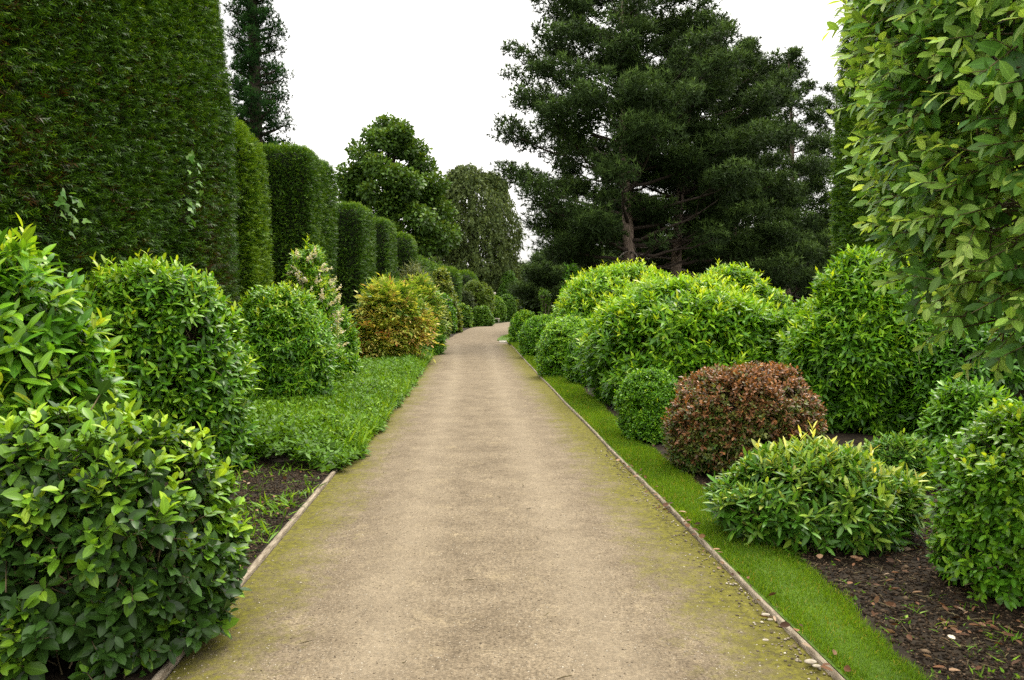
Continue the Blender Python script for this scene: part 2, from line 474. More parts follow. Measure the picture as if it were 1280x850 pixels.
def shrub(label, px0, px1, ytop, ybase, mat, nshoot, K, leaf, name='shrub', cat='shrub', w=0.36, kind='mid',
          ry=None, Yc=None, p=2.2, amp=0.09, freq=1.8, taper=0.0, wn=1.0, wu=0.5, wr=0.45, droop=0.15, shoot=0.14,
          depth=0.16, core=0.2, age=(0.15, 0.7), upage=0.25, group=None, dr=0.9, zb=None, open0=1.5, open1=.6, seed=None,
          bim=False, spikes=0, fold=.25, ldroop=.15):
    """a bush from its outline in the photograph: side extents, top, and the line where its front meets the soil"""
    seed = seed or int(px0 + ytop)
    hw = (px1 - px0) / 2
    if Yc is None:
        Yf = ground_at(640, ybase)[1]
        Yc = Yf / (1 - hw / FPX * dr)
    rx = hw * Yc / FPX
    ryy = ry or rx * dr
    cx = at((px0 + px1) / 2, 384, Yc)[0]
    top = at(640, ytop, Yc)[2] - .45 * shoot - .25 * leaf
    rx -= .2 * leaf
    if zb is None: zb = -.28 * top
    c = (cx, Yc, zb + (top - zb) / 2); r = (rx, ryy, (top - zb) / 2)
    root = thing(name, label, cat, (cx, Yc, 0), group)
    V, F = hull(c, r, p, amp, freq, taper, seed)
    V2 = shrink_hull(V, F, shoot * .55)
    P, Nm = sample_hull(V2, F, int(nshoot * 1.08))
    lump = vnoise(P * np.array([1, 1, 1.5]), 1 / (shoot * 2.0), seed + 3)
    ok = lump > -.50
    P, Nm, lump = P[ok], Nm[ok], lump[ok]
    nshoot = len(P)
    P = P + Nm * (lump * shoot * .42)[:, None]
    dep = rng.uniform(0, 1, nshoot) ** 2 * depth
    P = P - Nm * dep[:, None]
    D = nrm(wn * Nm + wu * UP + wr * rng.normal(0, 1, P.shape))
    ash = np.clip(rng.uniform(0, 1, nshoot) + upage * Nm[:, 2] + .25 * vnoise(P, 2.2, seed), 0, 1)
    if bim:
        ash = np.where(ash > .72, np.clip(.75 + .5 * (ash - .72), 0, 1), ash * .35)
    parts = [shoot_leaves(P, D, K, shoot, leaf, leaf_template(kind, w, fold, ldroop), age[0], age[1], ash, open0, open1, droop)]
    if spikes:
        i = rng.choice(nshoot, spikes)
        j = Nm[i, 2] > .15
        i = i[j]
        parts.append(shoot_leaves(P[i] + Nm[i] * shoot * .3, nrm(Nm[i] * .5 + UP + .3 * rng.normal(0, 1, (len(i), 3))), K + 1, shoot * 1.35, leaf * .92,
                                  leaf_template(kind, w, fold, ldroop), age[0] + .2, age[1], np.ones(len(i)), 1.15, .45, .05))
    V_, F_, A_ = merge(parts)
    mesh_obj('foliage', V_, F_, mat, root, A_, smooth=(kind == 'near'))
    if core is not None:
        mesh_obj('dark_core', shrink_hull(V, F, core + shoot * .5), F, TWIG_AND_CORE, root, smooth=True)  # solid dark hull standing in for the shaded interior of the bush
    stems_into(root, c, r, top)
    if kind == 'near':
        tw = [(np.stack([p - d * shoot * 1.6, p, p + d * shoot]), np.array([.0045, .003, .0015])) for p, d in zip(P, D)]
        V_, F_ = tubes(tw, 3)
        mesh_obj('twigs', V_, F_, TW2, root)
    return root, c, r, (P, Nm)


def spray_foliage(P, Nm, K, slen, mat_age, lw=0.26, up=0.15, rnd_dir=.38):
    """flat feathery conifer sprays: K pairs of needles on every twig"""
    N = len(P)
    D = nrm(Nm + up * UP + rnd_dir * rng.normal(0, 1, P.shape))
    S = nrm(np.cross(D, UP + .7 * rng.normal(0, 1, P.shape)))
    Z = np.cross(S, D)
    t = (np.arange(K) + .3) / K
    sl = slen * rng.uniform(.6, 1.35, N)
    sgn = np.where(np.arange(K) % 2 == 0, 1., -1.)
    pos = P[:, None] + D[:, None] * (sl[:, None] * t)[..., None]
    ld = D[:, None] * .75 + S[:, None] * (sgn * .75)[None, :, None] + rng.normal(0, .18, (N, K, 3)) - UP * .12
    ln = np.broadcast_to(Z[:, None], ld.shape) + rng.normal(0, .25, ld.shape)
    L = sl[:, None] * .55 * (1 - .5 * t)[None] * rng.uniform(.75, 1.25, (N, K))
    age = np.clip(mat_age[:, None] - .12 + .42 * t[None] + rng.normal(0, .05, (N, K)), 0, 1)
    return place_leaves(pos.reshape(-1, 3), ld.reshape(-1, 3), ln.reshape(-1, 3), L.ravel(), age.ravel(), rng.uniform(0, 1, N * K), leaf_template('tri', lw, 0, .1))


def yew(label, c, r, n, slen, name='yew_hedge', cat='hedge', p=7, taper=0.06, K=9, seed=3, amp=.025, brown=0.0, age0=.38, group=None, freq=.9):
    root = thing(name, label, cat, (c[0], c[1], 0), group)
    V, F = hull(c, r, p, amp, freq, taper, seed, 96, 64)
    P, Nm = sample_hull(shrink_hull(V, F, slen * .4), F, n, back=.2)
    P = P - Nm * (rng.uniform(0, 1, n) ** 2 * slen * 1.2)[:, None]
    nz = vnoise(P, .7, seed) + .6 * vnoise(P, 2.4, seed + 1)
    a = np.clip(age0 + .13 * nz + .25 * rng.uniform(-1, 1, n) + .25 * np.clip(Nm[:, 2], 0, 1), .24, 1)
    if brown:
        low = np.clip(1.55 - P[:, 2] / 3.6, 0, 1)
        a = np.where(rng.uniform(0, 1, n) < brown * low * np.clip(.6 + nz, 0, 1), .02, a)
    V_, F_, A_ = spray_foliage(P, Nm, K, slen, np.clip(a, 0, 1))
    mesh_obj('foliage', V_, F_, M['yew'], root, A_)
    mesh_obj('dark_core', shrink_hull(V, F, slen * 1.3 + .04), F, YCORE, root, smooth=True)  # closed core hull, hedge interior shade painted as dark green
    return root


def tree_clumps(C, R, n, leaf, mat_kind, flat=1.0, K=1, up=.3, top_bright=.35, wr=.6):
    """leaves through the volume of clumps C (m,3) with radii R (m,)"""
    vol = R ** 2
    i = rng.choice(len(C), n, p=vol / vol.sum())
    d = nrm(rng.normal(0, 1, (n, 3)))
    rr = rng.uniform(0, 1, n) ** .45
    off = d * rr[:, None] * R[i][:, None]
    off[:, 2] *= flat
    P = C[i] + off
    D = nrm(d + up * UP + wr * rng.normal(0, 1, (n, 3)))
    a = np.clip(.3 + top_bright * d[:, 2] * rr + .2 * rng.normal(0, 1, n), 0, 1)
    return P, D, a


def tuft_mesh(P, D, a, K, ln, w, spread=.9):
    N = len(P)
    ld = nrm(D[:, None] + spread * rng.normal(0, 1, (N, K, 3)))
    nn = rng.normal(0, 1, (N, K, 3))
    age = np.clip(a[:, None] + .1 * rng.normal(0, 1, (N, K)), 0, 1)
    L = ln * rng.uniform(.6, 1.3, (N, K))
    return place_leaves(np.repeat(P, K, 0), ld.reshape(-1, 3), nn.reshape(-1, 3), L.ravel(), age.ravel(), rng.uniform(0, 1, N * K), leaf_template('tri', w, 0, .1))


def limb_path(b, d, ln, rise, n=7, wob=.06):
    t = np.linspace(0, 1, n)[:, None]
    pts = b + d * (ln * t) + UP * (rise * ln * t ** 2)
    pts[1:] += rng.normal(0, wob * ln / n * 1.5, (n - 1, 3))
    return pts


def pine_tree(label, base, H, prof, zlow, trunk_r, n_limb=34, tufts=9000, lean=(0, 0), seed=1, K=9, tl=.24, dead=True, clump=(.55, 1.05), name='pine_tree', mat='pine', sub=5, rise=.16, flat=.60, cmul=1.05, q0=.38, bare=None, bare_x=(), tbark=None):
    """prof(t): crown radius at height fraction t of the crown"""
    global rng
    keep = rng; rng = np.random.default_rng(seed)
    base = np.array(base, float)
    root = thing(name, label, 'tree', base)
    t = np.linspace(0, 1, 16)
    ax = base + np.stack([lean[0] * t ** 1.5 + .10 * np.sin(t * 7 + seed), lean[1] * t + .10 * np.cos(t * 6), H * t], -1)
    ax[0] = base
    tr = trunk_r * (1 - .88 * t) * (1 + .35 * np.exp(-t * 25))
    V, F = tubes([(ax, tr)], 12)
    mesh_obj('trunk', V, F, tbark or BARK, root, smooth=True)
    lines, C, R = [], [], []
    for k in range(n_limb):
        f = (k + rng.uniform(0, .9)) / n_limb
        z = zlow + (H * .97 - zlow) * f
        ct = (z - zlow) / (H - zlow)
        ln = prof(ct) * rng.uniform(.72, 1.08)
        az = k * 2.39996 + rng.normal(0, .3)
        tt = z / H
        b = np.array([np.interp(tt, t, ax[:, i]) for i in range(3)])
        d = np.array([math.cos(az), math.sin(az), rng.uniform(-.05, .22) + .35 * ct])
        pts = limb_path(b, d, ln, rise)
        lr = np.interp(tt, t, tr) * .42
        lines.append((pts, lr * (1 - .85 * np.linspace(0, 1, len(pts)))))
        for s in range(sub):
            q = q0 + (1 - q0) * (s + rng.uniform(.2, 1)) / sub
            pb = pts[0] + 0
            pb = np.array([np.interp(q, np.linspace(0, 1, len(pts)), pts[:, i]) for i in range(3)])
            side = rng.choice([-1, 1]) * rng.uniform(.4, 1.1)
            sd = nrm(np.array([math.cos(az + side), math.sin(az + side), .22]))
            sl = ln * .30 * rng.uniform(.6, 1.2) * (1.15 - .5 * q)
            sp = limb_path(pb, sd, sl, .2, 4)
            lines.append((sp, lr * .3 * np.array([1, .8, .5, .25])))
            for e in (sp[-1], sp[2]):
                C.append(e + UP * .1); R.append(rng.uniform(*clump) * (1 - .5 * ct))
        C.append(pts[-1]); R.append(rng.uniform(*clump) * (1 - .35 * ct))
    for q in (.9, .95, 1.0):
        C.append(base + np.array([lean[0], lean[1], H * q])); R.append(clump[0] * .5)
    V, F = tubes(lines, 5)
    mesh_obj('limbs', V, F, DBARK, root, smooth=True)
    C, R = np.array(C), np.array(R) * cmul
    if bare:
        w_ = (np.abs(C[:, 0] - base[0]) < R * .9 + .2) & (C[:, 1] < base[1] + .2) & (C[:, 2] < bare)
        for x_ in bare_x:
            w_ |= (np.abs(C[:, 0] - x_) < R * 1.0 + .45) & (C[:, 2] < bare)
        C, R = C[~w_], R[~w_]
    P, D, a = tree_clumps(C, R, tufts, 0, '', flat, up=.7, wr=.3, top_bright=.60)  # clump tops painted brighter, as if lit from above
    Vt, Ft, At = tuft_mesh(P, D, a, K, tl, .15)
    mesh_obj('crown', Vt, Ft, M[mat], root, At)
    if dead:
        dl = []
        for k in range(7):
            z = zlow * rng.uniform(.55, 1.25) + .5
            b = np.array([np.interp(z / H, t, ax[:, i]) for i in range(3)])
            az = rng.uniform(0, 6.28)
            pts = limb_path(b, np.array([math.cos(az), math.sin(az), rng.uniform(-.2, .3)]), rng.uniform(.8, 2.2), -.15, 6, .15)
            dl.append((pts, trunk_r * .16 * (1 - .8 * np.linspace(0, 1, 6))))
        V, F = tubes(dl, 5)
        mesh_obj('dead_branches', V, F, DEAD, root, smooth=True)
    rng = keep
    return root


DEAD = noise_mat('dead_wood', (0.12, 0.10, 0.085), (0.30, 0.26, 0.22), 8, (1, 1, 1), bump=.3)


def broad_tree(label, base, H, rx, zlow, n, leaf, mat, seed=5, nclump=90, name='broadleaf_tree', shape=2.2, cr=(.9, 1.8), wide=.42, trunk=.35, up=.3, K=1):
    global rng
    keep = rng; rng = np.random.default_rng(seed)
    base = np.array(base, float)
    root = thing(name, label, 'tree', base)
    t = np.linspace(0, 1, 9)
    ax = base + np.stack([.25 * np.sin(t * 4), .2 * np.sin(t * 3 + 1), H * .85 * t], -1)
    V, F = tubes([(ax, trunk * (1 - .85 * t))], 10)
    mesh_obj('trunk', V, F, DBARK, root, smooth=True)
    C, R, lines = [], [], []
    for k in range(nclump):
        f = rng.uniform(0, 1)
        z = zlow + (H - zlow) * f
        w = rx * (max(0, 1 - abs((f - wide) / (1 - wide if f > wide else wide + .35)) ** shape)) ** .6
        az = rng.uniform(0, 6.28)
        q = rng.uniform(.25, 1) ** .5
        c = base + np.array([math.cos(az) * w * q, math.sin(az) * w * q, z])
        r = rng.uniform(*cr) * (1 - .4 * f)
        C.append(c); R.append(r)
        if k % 3 == 0:
            zz = max(zlow * .6, (z - .35 * w) * .8)
            b = np.array([np.interp(zz / (H * .85), t, ax[:, i]) for i in range(3)])
            tt = np.linspace(0, 1, 6)[:, None]
            lines.append((b + (c - b) * tt + UP * .4 * np.sin(tt * 3.14), trunk * .3 * (1 - .85 * tt[:, 0])))
    V, F = tubes(lines, 5)
    mesh_obj('limbs', V, F, DBARK, root, smooth=True)
    P, D, a = tree_clumps(np.array(C), np.array(R), n, leaf, '', .75, up=up)
    L = leaf * rng.uniform(.6, 1.3, n)
    V, F, A = place_leaves(P, D, nrm(UP + .7 * rng.normal(0, 1, P.shape)), L, a, rng.uniform(0, 1, n), leaf_template('quad', .7, 0, .2))
    mesh_obj('crown', V, F, M[mat], root, A)
    rng = keep
    return root

# ------------------------------------------------------------------ ground, path, lawn
def poly_y(pts):
    g = np.array([ground_at(*p) for p in pts])
    d = (g[0] - g[1]) / (g[0, 1] - g[1, 1])
    first = g[0] - d * (g[0, 1] + 7)
    return np.vstack([first[None], g])


LE = poly_y([(207, 850), (285, 755), (345, 683), (422, 590), (470, 532), (505, 490), (530, 456), (546, 431)])
RE = poly_y([(1045, 850), (900, 705), (798, 600), (745, 545), (700, 498), (665, 461), (640, 433), (631, 427)])
LO = poly_y([(1150, 850), (990, 700), (860, 603), (800, 556), (760, 520), (705, 470), (664, 437), (648, 428)])


def xl(Y): return np.interp(Y, LE[:, 1], LE[:, 0])
def xr(Y): return np.interp(Y, RE[:, 1], RE[:, 0])
def xo(Y): return np.interp(Y, LO[:, 1], LO[:, 0])


YN = min(LE[-1, 1], RE[-1, 1])
rowsY = np.concatenate([np.linspace(-7, 8, 40), np.linspace(8.3, YN, 40)])
Lp = [(xl(y) + (y > 7.9) * (.035 * math.sin(y * 1.9) + .02 * math.sin(y * 4.3)), y) for y in rowsY]
Rp = [(xr(y), y) for y in rowsY]
farL = [(556, 419), (566, 415), (590, 409.5), (617, 405), (640, 402), (672, 400), (720, 398)]
farR = [(627, 424.6), (624, 422.5), (628, 420), (640, 416.5), (663, 413.5), (692, 411), (740, 408)]
for a, b in zip(farL, farR):
    Lp.append(tuple(ground_at(*a)[:2])); Rp.append(tuple(ground_at(*b)[:2]))
Lp, Rp = np.array(Lp), np.array(Rp)
nc = 25
t = np.linspace(0, 1, nc)
PV = Lp[:, None] * (1 - t)[None, :, None] + Rp[:, None] * t[None, :, None]
wd = np.linalg.norm(Rp - Lp, axis=1)
z = 0.025 * np.sin(np.pi * t)[None] + np.zeros((len(Lp), 1))
PV = np.concatenate([PV, z[..., None]], -1).reshape(-1, 3)
i, j = np.meshgrid(np.arange(len(Lp) - 1), np.arange(nc - 1), indexing='ij')
a = i * nc + j
PF = np.stack([a, a + 1, a + nc + 1, a + nc], -1).reshape(-1, 4)
far_fade = np.where(np.arange(len(Lp)) >= 80, 3.0, 0.0)[:, None]
o = mesh_obj('path', PV, PF, path_mat(), None, {'edge_a': ((t[None] * wd[:, None]) + far_fade + .12).ravel(), 'edge_b': (((1 - t)[None] * wd[:, None]) + far_fade).ravel()}, smooth=True)
tag(o, kind='structure')

SOIL = noise_mat('dark_soil', (0.009, 0.006, 0.003), (0.032, 0.022, 0.012), 14, bump=.9, bscale=45, detail=8)
GROUND = noise_mat('ground', (0.020, 0.030, 0.008), (0.050, 0.055, 0.018), 1.2, bump=.3, bscale=20)
o = mesh_obj('ground', [(-900, -900, -.07), (900, -900, -.07), (900, 900, -.07), (-900, 900, -.07)], np.array([(0, 1, 2, 3)]), GROUND)
tag(o, kind='structure')


def bedz(P, amp=.014):
    Q = P * np.array([1, 1, 0])
    return .032 + amp * (vnoise(Q, 4, 2) + .7 * vnoise(Q, 13, 3) + .6 * vnoise(Q, 31, 4))


def bed(name, xa, xb, y0, y1, step, amp):
    ys = np.arange(y0, y1 + step, step)
    n = max(4, int(np.mean(np.abs(xb(ys) - xa(ys))) / step))
    s = np.linspace(0, 1, n)
    X = xa(ys)[:, None] * (1 - s) + xb(ys)[:, None] * s
    P = np.stack([X, np.repeat(ys[:, None], n, 1), np.zeros_like(X)], -1).reshape(-1, 3)
    edge = np.minimum(s * n, (1 - s) * n + 99)
    k = np.clip(edge / 3, 0, 1)[None].repeat(len(ys), 0).ravel()
    P[:, 2] = .012 + k * (.02 + amp * (vnoise(P, 4, 2) + .7 * vnoise(P, 13, 3) + .6 * vnoise(P, 31, 4)))
    i, j = np.meshgrid(np.arange(len(ys) - 1), np.arange(n - 1), indexing='ij')
    a = i * n + j
    F = np.stack([a, a + 1, a + n + 1, a + n], -1).reshape(-1, 4)
    return tag(mesh_obj(name, P, F, SOIL, smooth=True), kind='structure')


bed('soil', lambda y: xl(y) - .05, lambda y: xl(y) * 0 - 7, 2.0, 9.2, .028, .014)
bed('soil', lambda y: xo(y) - .05, lambda y: xo(y) * 0 + 11, 2.0, 9.2, .028, .014)
bed('soil', lambda y: xl(y) - .03, lambda y: xl(y) * 0 - 9, 9.15, 75, .35, .01)
bed('soil', lambda y: xo(y) - .03, lambda y: xo(y) * 0 + 16, 9.15, 60, .35, .01)

# lawn strip and the wedge of lawn at the bend
LAWN = noise_mat('lawn_turf', (0.050, 0.095, 0.010), (0.085, 0.150, 0.016), 5, bump=.4, bscale=120)
ys = np.concatenate([np.linspace(-4, 2, 8), np.linspace(2.1, 12, 160), np.linspace(12.5, YN - .6, 50)])
s = np.linspace(0, 1, 7)
ragged = lambda y: .030 * vnoise(np.stack([y, 0 * y, 0 * y], -1), 2.1, 7) + .022 * vnoise(np.stack([y, 0 * y, 0 * y], -1), 7.3, 8)
X = (xr(ys) + .018)[:, None] * (1 - s) + (xo(ys) + ragged(ys))[:, None] * s
P = np.stack([X, np.repeat(ys[:, None], 7, 1), .028 + 0 * X + .012 * np.sin(np.pi * s)[None]], -1)
P[:, -1, 2] = -.01
P = P.reshape(-1, 3)
i, j = np.meshgrid(np.arange(len(ys) - 1), np.arange(6), indexing='ij')
a = i * 7 + j
tag(mesh_obj('lawn', P, np.stack([a, a + 1, a + 8, a + 7], -1).reshape(-1, 4), LAWN, smooth=True), kind='structure')
wedge = [ground_at(*p) for p in [(621, 426.2), (622.5, 423.3), (627, 420.3), (640, 417), (668, 414), (690, 418), (680, 426.2)]]
wv = np.array(wedge); wv[:, 2] = .03
tag(mesh_obj('lawn', wv, np.array([tuple(range(7))]), LAWN), kind='structure')


def blades(name, P, h, w, agev, mat, lean=.45, **kw):
    n = len(P)
    D = nrm(UP + lean * rng.normal(0, 1, (n, 3)) * np.array([1, 1, .2]))
    V, F, A = place_leaves(P, D, nrm(rng.normal(0, 1, (n, 3))), h * rng.uniform(.6, 1.4, n), agev, rng.uniform(0, 1, n), leaf_template('tri', 1, 0, .25), w / h * np.ones(n))
    return tag(mesh_obj(name, V, F, M[mat], None, A), kind='stuff')


def strip_points(n, y0, y1, xa, xb, power=2.0):
    u = rng.uniform(0, 1, n)
    y = 1 / (1 / y0 + (1 / y1 - 1 / y0) * u) if power == 2 else y0 * (y1 / y0) ** u
    f = rng.uniform(0, 1, n)
    return np.stack([xa(y) * (1 - f) + xb(y) * f, y, np.full(n, .03)], -1)


n = 150000
P = strip_points(n, 3.0, 36, lambda y: xr(y) + .03, lambda y: xo(y) + .005 + ragged(y) + .02 * rng.normal(0, 1, len(y)), 1)
sc = (P[:, 1] / 5) ** .7
ag = np.clip(.40 + .22 * vnoise(P, 3, 9) + .18 * rng.normal(0, 1, n), 0, .9)
ag = np.where(rng.uniform(0, 1, n) < .03, 1, ag)
blades('grass', P, .030 * sc, .0042 * sc, ag, 'grass', .5)
g0 = np.array(wedge)
f = rng.dirichlet(np.ones(7), 2500)
Pw = f @ g0; Pw[:, 2] = .03
blades('grass', Pw, .07, .02, rng.uniform(.2, .7, 2500), 'grass', .5)

# timber edging
WOOD = noise_mat('weathered_timber', (0.16, 0.125, 0.085), (0.36, 0.30, 0.22), 7, (9, 1.2, 9), bump=.5, bscale=30)


def board_line(name, pts, w, h, label, cat='edging', group=None, zb=-.05):
    pts = np.array(pts, float)
    tg = nrm(np.gradient(pts, axis=0)); nr = np.stack([tg[:, 1], -tg[:, 0]], -1)
    n = len(pts)
    ch = .006
    prof = [(-w / 2, zb), (-w / 2, h - ch), (-w / 2 + ch, h), (w / 2 - ch, h), (w / 2, h - ch), (w / 2, zb)]
    V = []
    for k in range(n):
        wob = .0006 * rng.normal()
        for (a_, b_) in prof:
            V.append((pts[k, 0] + nr[k, 0] * (a_ + wob * .6), pts[k, 1] + nr[k, 1] * (a_ + wob * .6), b_ + (wob if b_ > 0 else 0)))
    m = len(prof)
    F = [[(k * m + q, k * m + (q + 1) % m, (k + 1) * m + (q + 1) % m, (k + 1) * m + q) for q in range(m) for k in range(n - 1)]]
    caps = [tuple(range(m))[::-1], tuple((n - 1) * m + q for q in range(m))]
    return tag(mesh_obj(name, V, F + [np.array(caps)], WOOD, origin=(pts[0, 0], pts[0, 1], 0)), label, cat, group)


ly = np.linspace(4.36, 7.75, 18)
board_line('edging_board', [(xl(y) - .025, y) for y in ly],   .038, .026, 'long weathered timber edging board between bare soil and gravel path', 'edging', 'timber edging boards along the path')
ly = np.linspace(2.2, 4.35, 10)
board_line('edging_board', [(xl(y) - .030, y) for y in ly], .038, .024, 'timber edging board end running under the large-leaved shrub beside the gravel path', 'edging', 'timber edging boards along the path')
ly = np.concatenate([np.linspace(-3, 12, 60), np.linspace(12.5, YN - .6, 24)])
board_line('path_edging', [(xr(y) + .012 + .008 * math.sin(y * 1.3), y) for y in ly], .026, .030, 'thin timber strip edging the gravel path along the mown grass verge', 'edging', None)

# pale stone threshold beside the wedge of lawn
q = [ground_at(*p) for p in [(624, 428.6), (624, 426.9), (700, 426.9), (700, 428.6)]]
qv = np.array(q + q); qv[:4, 2] = .045; qv[4:, 2] = -.03
STONE = noise_mat('pale_stone', (0.34, 0.31, 0.25), (0.52, 0.48, 0.40), 9, bump=.3)
tag(mesh_obj('stone_strip', qv, np.array([(0, 1, 2, 3), (7, 6, 5, 4), (0, 4, 5, 1), (1, 5, 6, 2), (2, 6, 7, 3), (3, 7, 4, 0)]), STONE, origin=(qv[0, 0], qv[0, 1], 0)),
    'pale stone strip across the grass verge where the gravel path bends', 'paving')

# gravel grains, pebbles, litter, weeds
def grains(name, P, size, mat):
    n = len(P)
    base = np.array([(1, 0, 0), (-.9, .2, 0), (.1, 1, 0), (0, -1, .1), (0, 0, .55), (.1, .1, -.4)])
    S = size * rng.uniform(.5, 1.5, n)
    az = rng.uniform(0, 6.28, n)
    ca, sa = np.cos(az), np.sin(az)
    B = base[None] * rng.uniform(.6, 1.2, (n, 6, 1))
    X = B[..., 0] * ca[:, None] - B[..., 1] * sa[:, None]
    Y = B[..., 0] * sa[:, None] + B[..., 1] * ca[:, None]
    V = np.stack([X, Y, B[..., 2]], -1) * S[:, None, None] + P[:, None]
    tri = np.array([(0, 2, 4), (2, 1, 4), (1, 3, 4), (3, 0, 4), (2, 0, 5), (1, 2, 5), (3, 1, 5), (0, 3, 5)])
    F = (tri[None] + (np.arange(n) * 6)[:, None, None]).reshape(-1, 3)
    rn = np.repeat(rng.uniform(0, 1, n), 6)
    return tag(mesh_obj(name, V.reshape(-1, 3), F, mat, None, {'age': rn, 'rnd': np.repeat(rng.uniform(0, 1, n), 6)}), kind='stuff')


lit_age = lambda n: np.clip(rng.beta(1.3, 2.0, n) * 1.0, 0, 1)
GRAIN = leaf_mat('gravel_grain', [(0, (.07, .052, .035)), (.5, (.20, .16, .11)), (1, (.46, .41, .32))], .9, 0, .2, .3, g=(1, 1, 1))
n = 9000
P = strip_points(n, 3.1, 14, xl, xr, 1)
P[:, 2] = .025 * np.sin(np.pi * (P[:, 0] - xl(P[:, 1])) / (xr(P[:, 1]) - xl(P[:, 1])))
grains('gravel', P, .0048, GRAIN)
n = 420
P = strip_points(n, 3.1, 9, lambda y: xr(y) - .30, lambda y: xr(y) - .01, 1); P[:, 2] = .006
P[:, 0] = xr(P[:, 1]) - .012 - np.abs(rng.normal(0, .09, n))
grains('gravel', P, .009, GRAIN)
PEB = noise_mat('pale_pebble', (.26, .22, .16), (.46, .41, .33), 30, bump=.2)


def pebble(px, py, s, label, zz=.02):
    g = ground_at(px, py)
    V, F = hull((g[0], g[1], 0), (s, s * .7, s * .4), 2.2, .15, 14, 0, int(px), 14, 9)
    V[:, 2] = np.linspace(1, -1, 9)[:, None].repeat(14, 1).ravel() * s * .4 + zz + s * .2
    return tag(mesh_obj('pebble', V, F, PEB, origin=(g[0], g[1], 0), smooth=True), label, 'pebble', 'pale pebbles by the path edging')


pebble(1013, 834, .028, 'largest pale pebble lying against the timber edging strip')
pebble(1021, 839, .019, 'small brownish pebble touching the largest pale pebble')
pebble(957, 774, .022, 'pale flat pebble beside the edging strip, farther off than the largest one')
pebble(963, 780, .015, 'small pale pebble just below the flat pebble at the edging strip')
pebble(957, 806, .016, 'lone whitish pebble lying out on the mossy gravel')


def litter(name, P, size, mat='litter', lift=.012, agev=None):
    n = len(P)
    D = nrm(rng.normal(0, 1, (n, 3)) * np.array([1, 1, .18]))
    Nn = nrm(UP + .45 * rng.normal(0, 1, (n, 3)))
    P = P + np.array([0, 0, lift])
    V, F, A = place_leaves(P, D, Nn, size * rng.uniform(.5, 1.3, n), lit_age(n) if agev is None else agev, rng.uniform(0, 1, n), leaf_template('near', .5, .5, -.15), rng.uniform(.6, 1.4, n))
    return mesh_obj(name, V, F, M[mat], None, A, smooth=True)


def right_bed(n, y0=3.0, y1=9.0, w=2.2):
    return strip_points(n, y0, y1, lambda y: xo(y) + .03, lambda y: xo(y) + w, 1)


tag(litter('fallen_leaves', np.vstack([right_bed(420), strip_points(60, 3.3, 8, lambda y: xr(y) - .1, lambda y: xr(y) + .04, 1),
                                       strip_points(110, 4.2, 7.8, lambda y: xl(y) - 1.1, lambda y: xl(y) - .06, 1),
                                       np.array([ground_at(*p) for p in rng.uniform((820, 560), (910, 650), (130, 2))]), np.array([ground_at(*p) for p in rng.uniform((1080, 640), (1230, 700), (110, 2))]), np.array([ground_at(*p) for p in rng.uniform((1180, 740), (1300, 800), (90, 2))])]), .045, lift=.033), kind='stuff')
for (px, py, sz, ag, lab) in [(1194, 812, .075, 1.0, 'large cream fallen leaf lying flat on the dark soil'), (1119, 803, .06, .6, 'curled tan fallen leaf on the dark soil'),
                              (1180, 799, .062, .35, 'rusty brown fallen leaf standing on edge on the dark soil')]:
    g = ground_at(px, py)
    o = litter('fallen_leaf', g[None], sz, lift=.05, agev=np.array([ag]))
    tag(o, lab, 'leaf')

# weeds: small tufts on both bare beds
def tufts(n, Pc, k, ln, w):
    P = np.repeat(Pc, k, 0) + rng.normal(0, .022, (len(Pc) * k, 3)) * np.array([1, 1, 0])
    P[:, 2] = .02
    m = len(P)
    D = nrm(UP * .55 + rng.normal(0, .6, (m, 3)) * np.array([1, 1, .2]))
    return place_leaves(P, D, nrm(UP + .5 * rng.normal(0, 1, (m, 3))), ln * rng.uniform(.5, 1.4, m), np.clip(rng.normal(.5, .2, m), 0, 1), rng.uniform(0, 1, m), leaf_template('mid', w, .2, .35))


Pl = strip_points(150, 4.2, 7.9, lambda y: xl(y) - 1.1, lambda y: xl(y) - .07, 1)
Pr = right_bed(150, 3.1, 8, 1.5)
Pr = Pr[vnoise(Pr, 2.2, 8) > -.15]
parts = [tufts(0, Pl, 8, .09, .13), tufts(0, Pr, 8, .06, .10), tufts(0, right_bed(160, 3.1, 7, 1.3), 4, .030, .45),
         tufts(0, strip_points(260, 4.2, 7.9, lambda y: xl(y) - 1.2, lambda y: xl(y) - .07, 1), 4, .040, .4),
         tufts(0, strip_points(40, 5.2, 6.6, lambda y: xl(y) - .35, lambda y: xl(y) - .08, 1), 7, .11, .11)]
V, F, A = merge(parts)
tag(mesh_obj('weeds', V, F, M['cover'], None, A), kind='stuff')
# soil crumbs and bark chips
crumb = leaf_mat('soil_crumb', [(0, (.012, .008, .005)), (.6, (.038, .025, .014)), (.85, (.085, .055, .032)), (1, (.17, .12, .075))], .95, 0, .15, .4, g=(.8, .8, .8))
P = np.vstack([right_bed(34000, 3, 8.5, 2.2), strip_points(20000, 3.6, 8, lambda y: xl(y) - 1.3, lambda y: xl(y) - .06, 1)])
P[:, 2] = bedz(P) + .002
grains('soil_crumbs', P, .0085, crumb)
P = np.vstack([right_bed(900, 3, 8.5, 2.2), strip_points(500, 3.6, 8, lambda y: xl(y) - 1.3, lambda y: xl(y) - .06, 1)])
P[:, 2] = bedz(P)
grains('soil_crumbs', P, .019, crumb)
P = np.vstack([right_bed(420, 3, 8, 2.0), strip_points(160, 4, 7.8, lambda y: xl(y) - 1.2, lambda y: xl(y) - .06, 1), strip_points(14, 3.2, 9, xl, xr, 1)])
P[:, 2] = bedz(P) + .006
tl = []
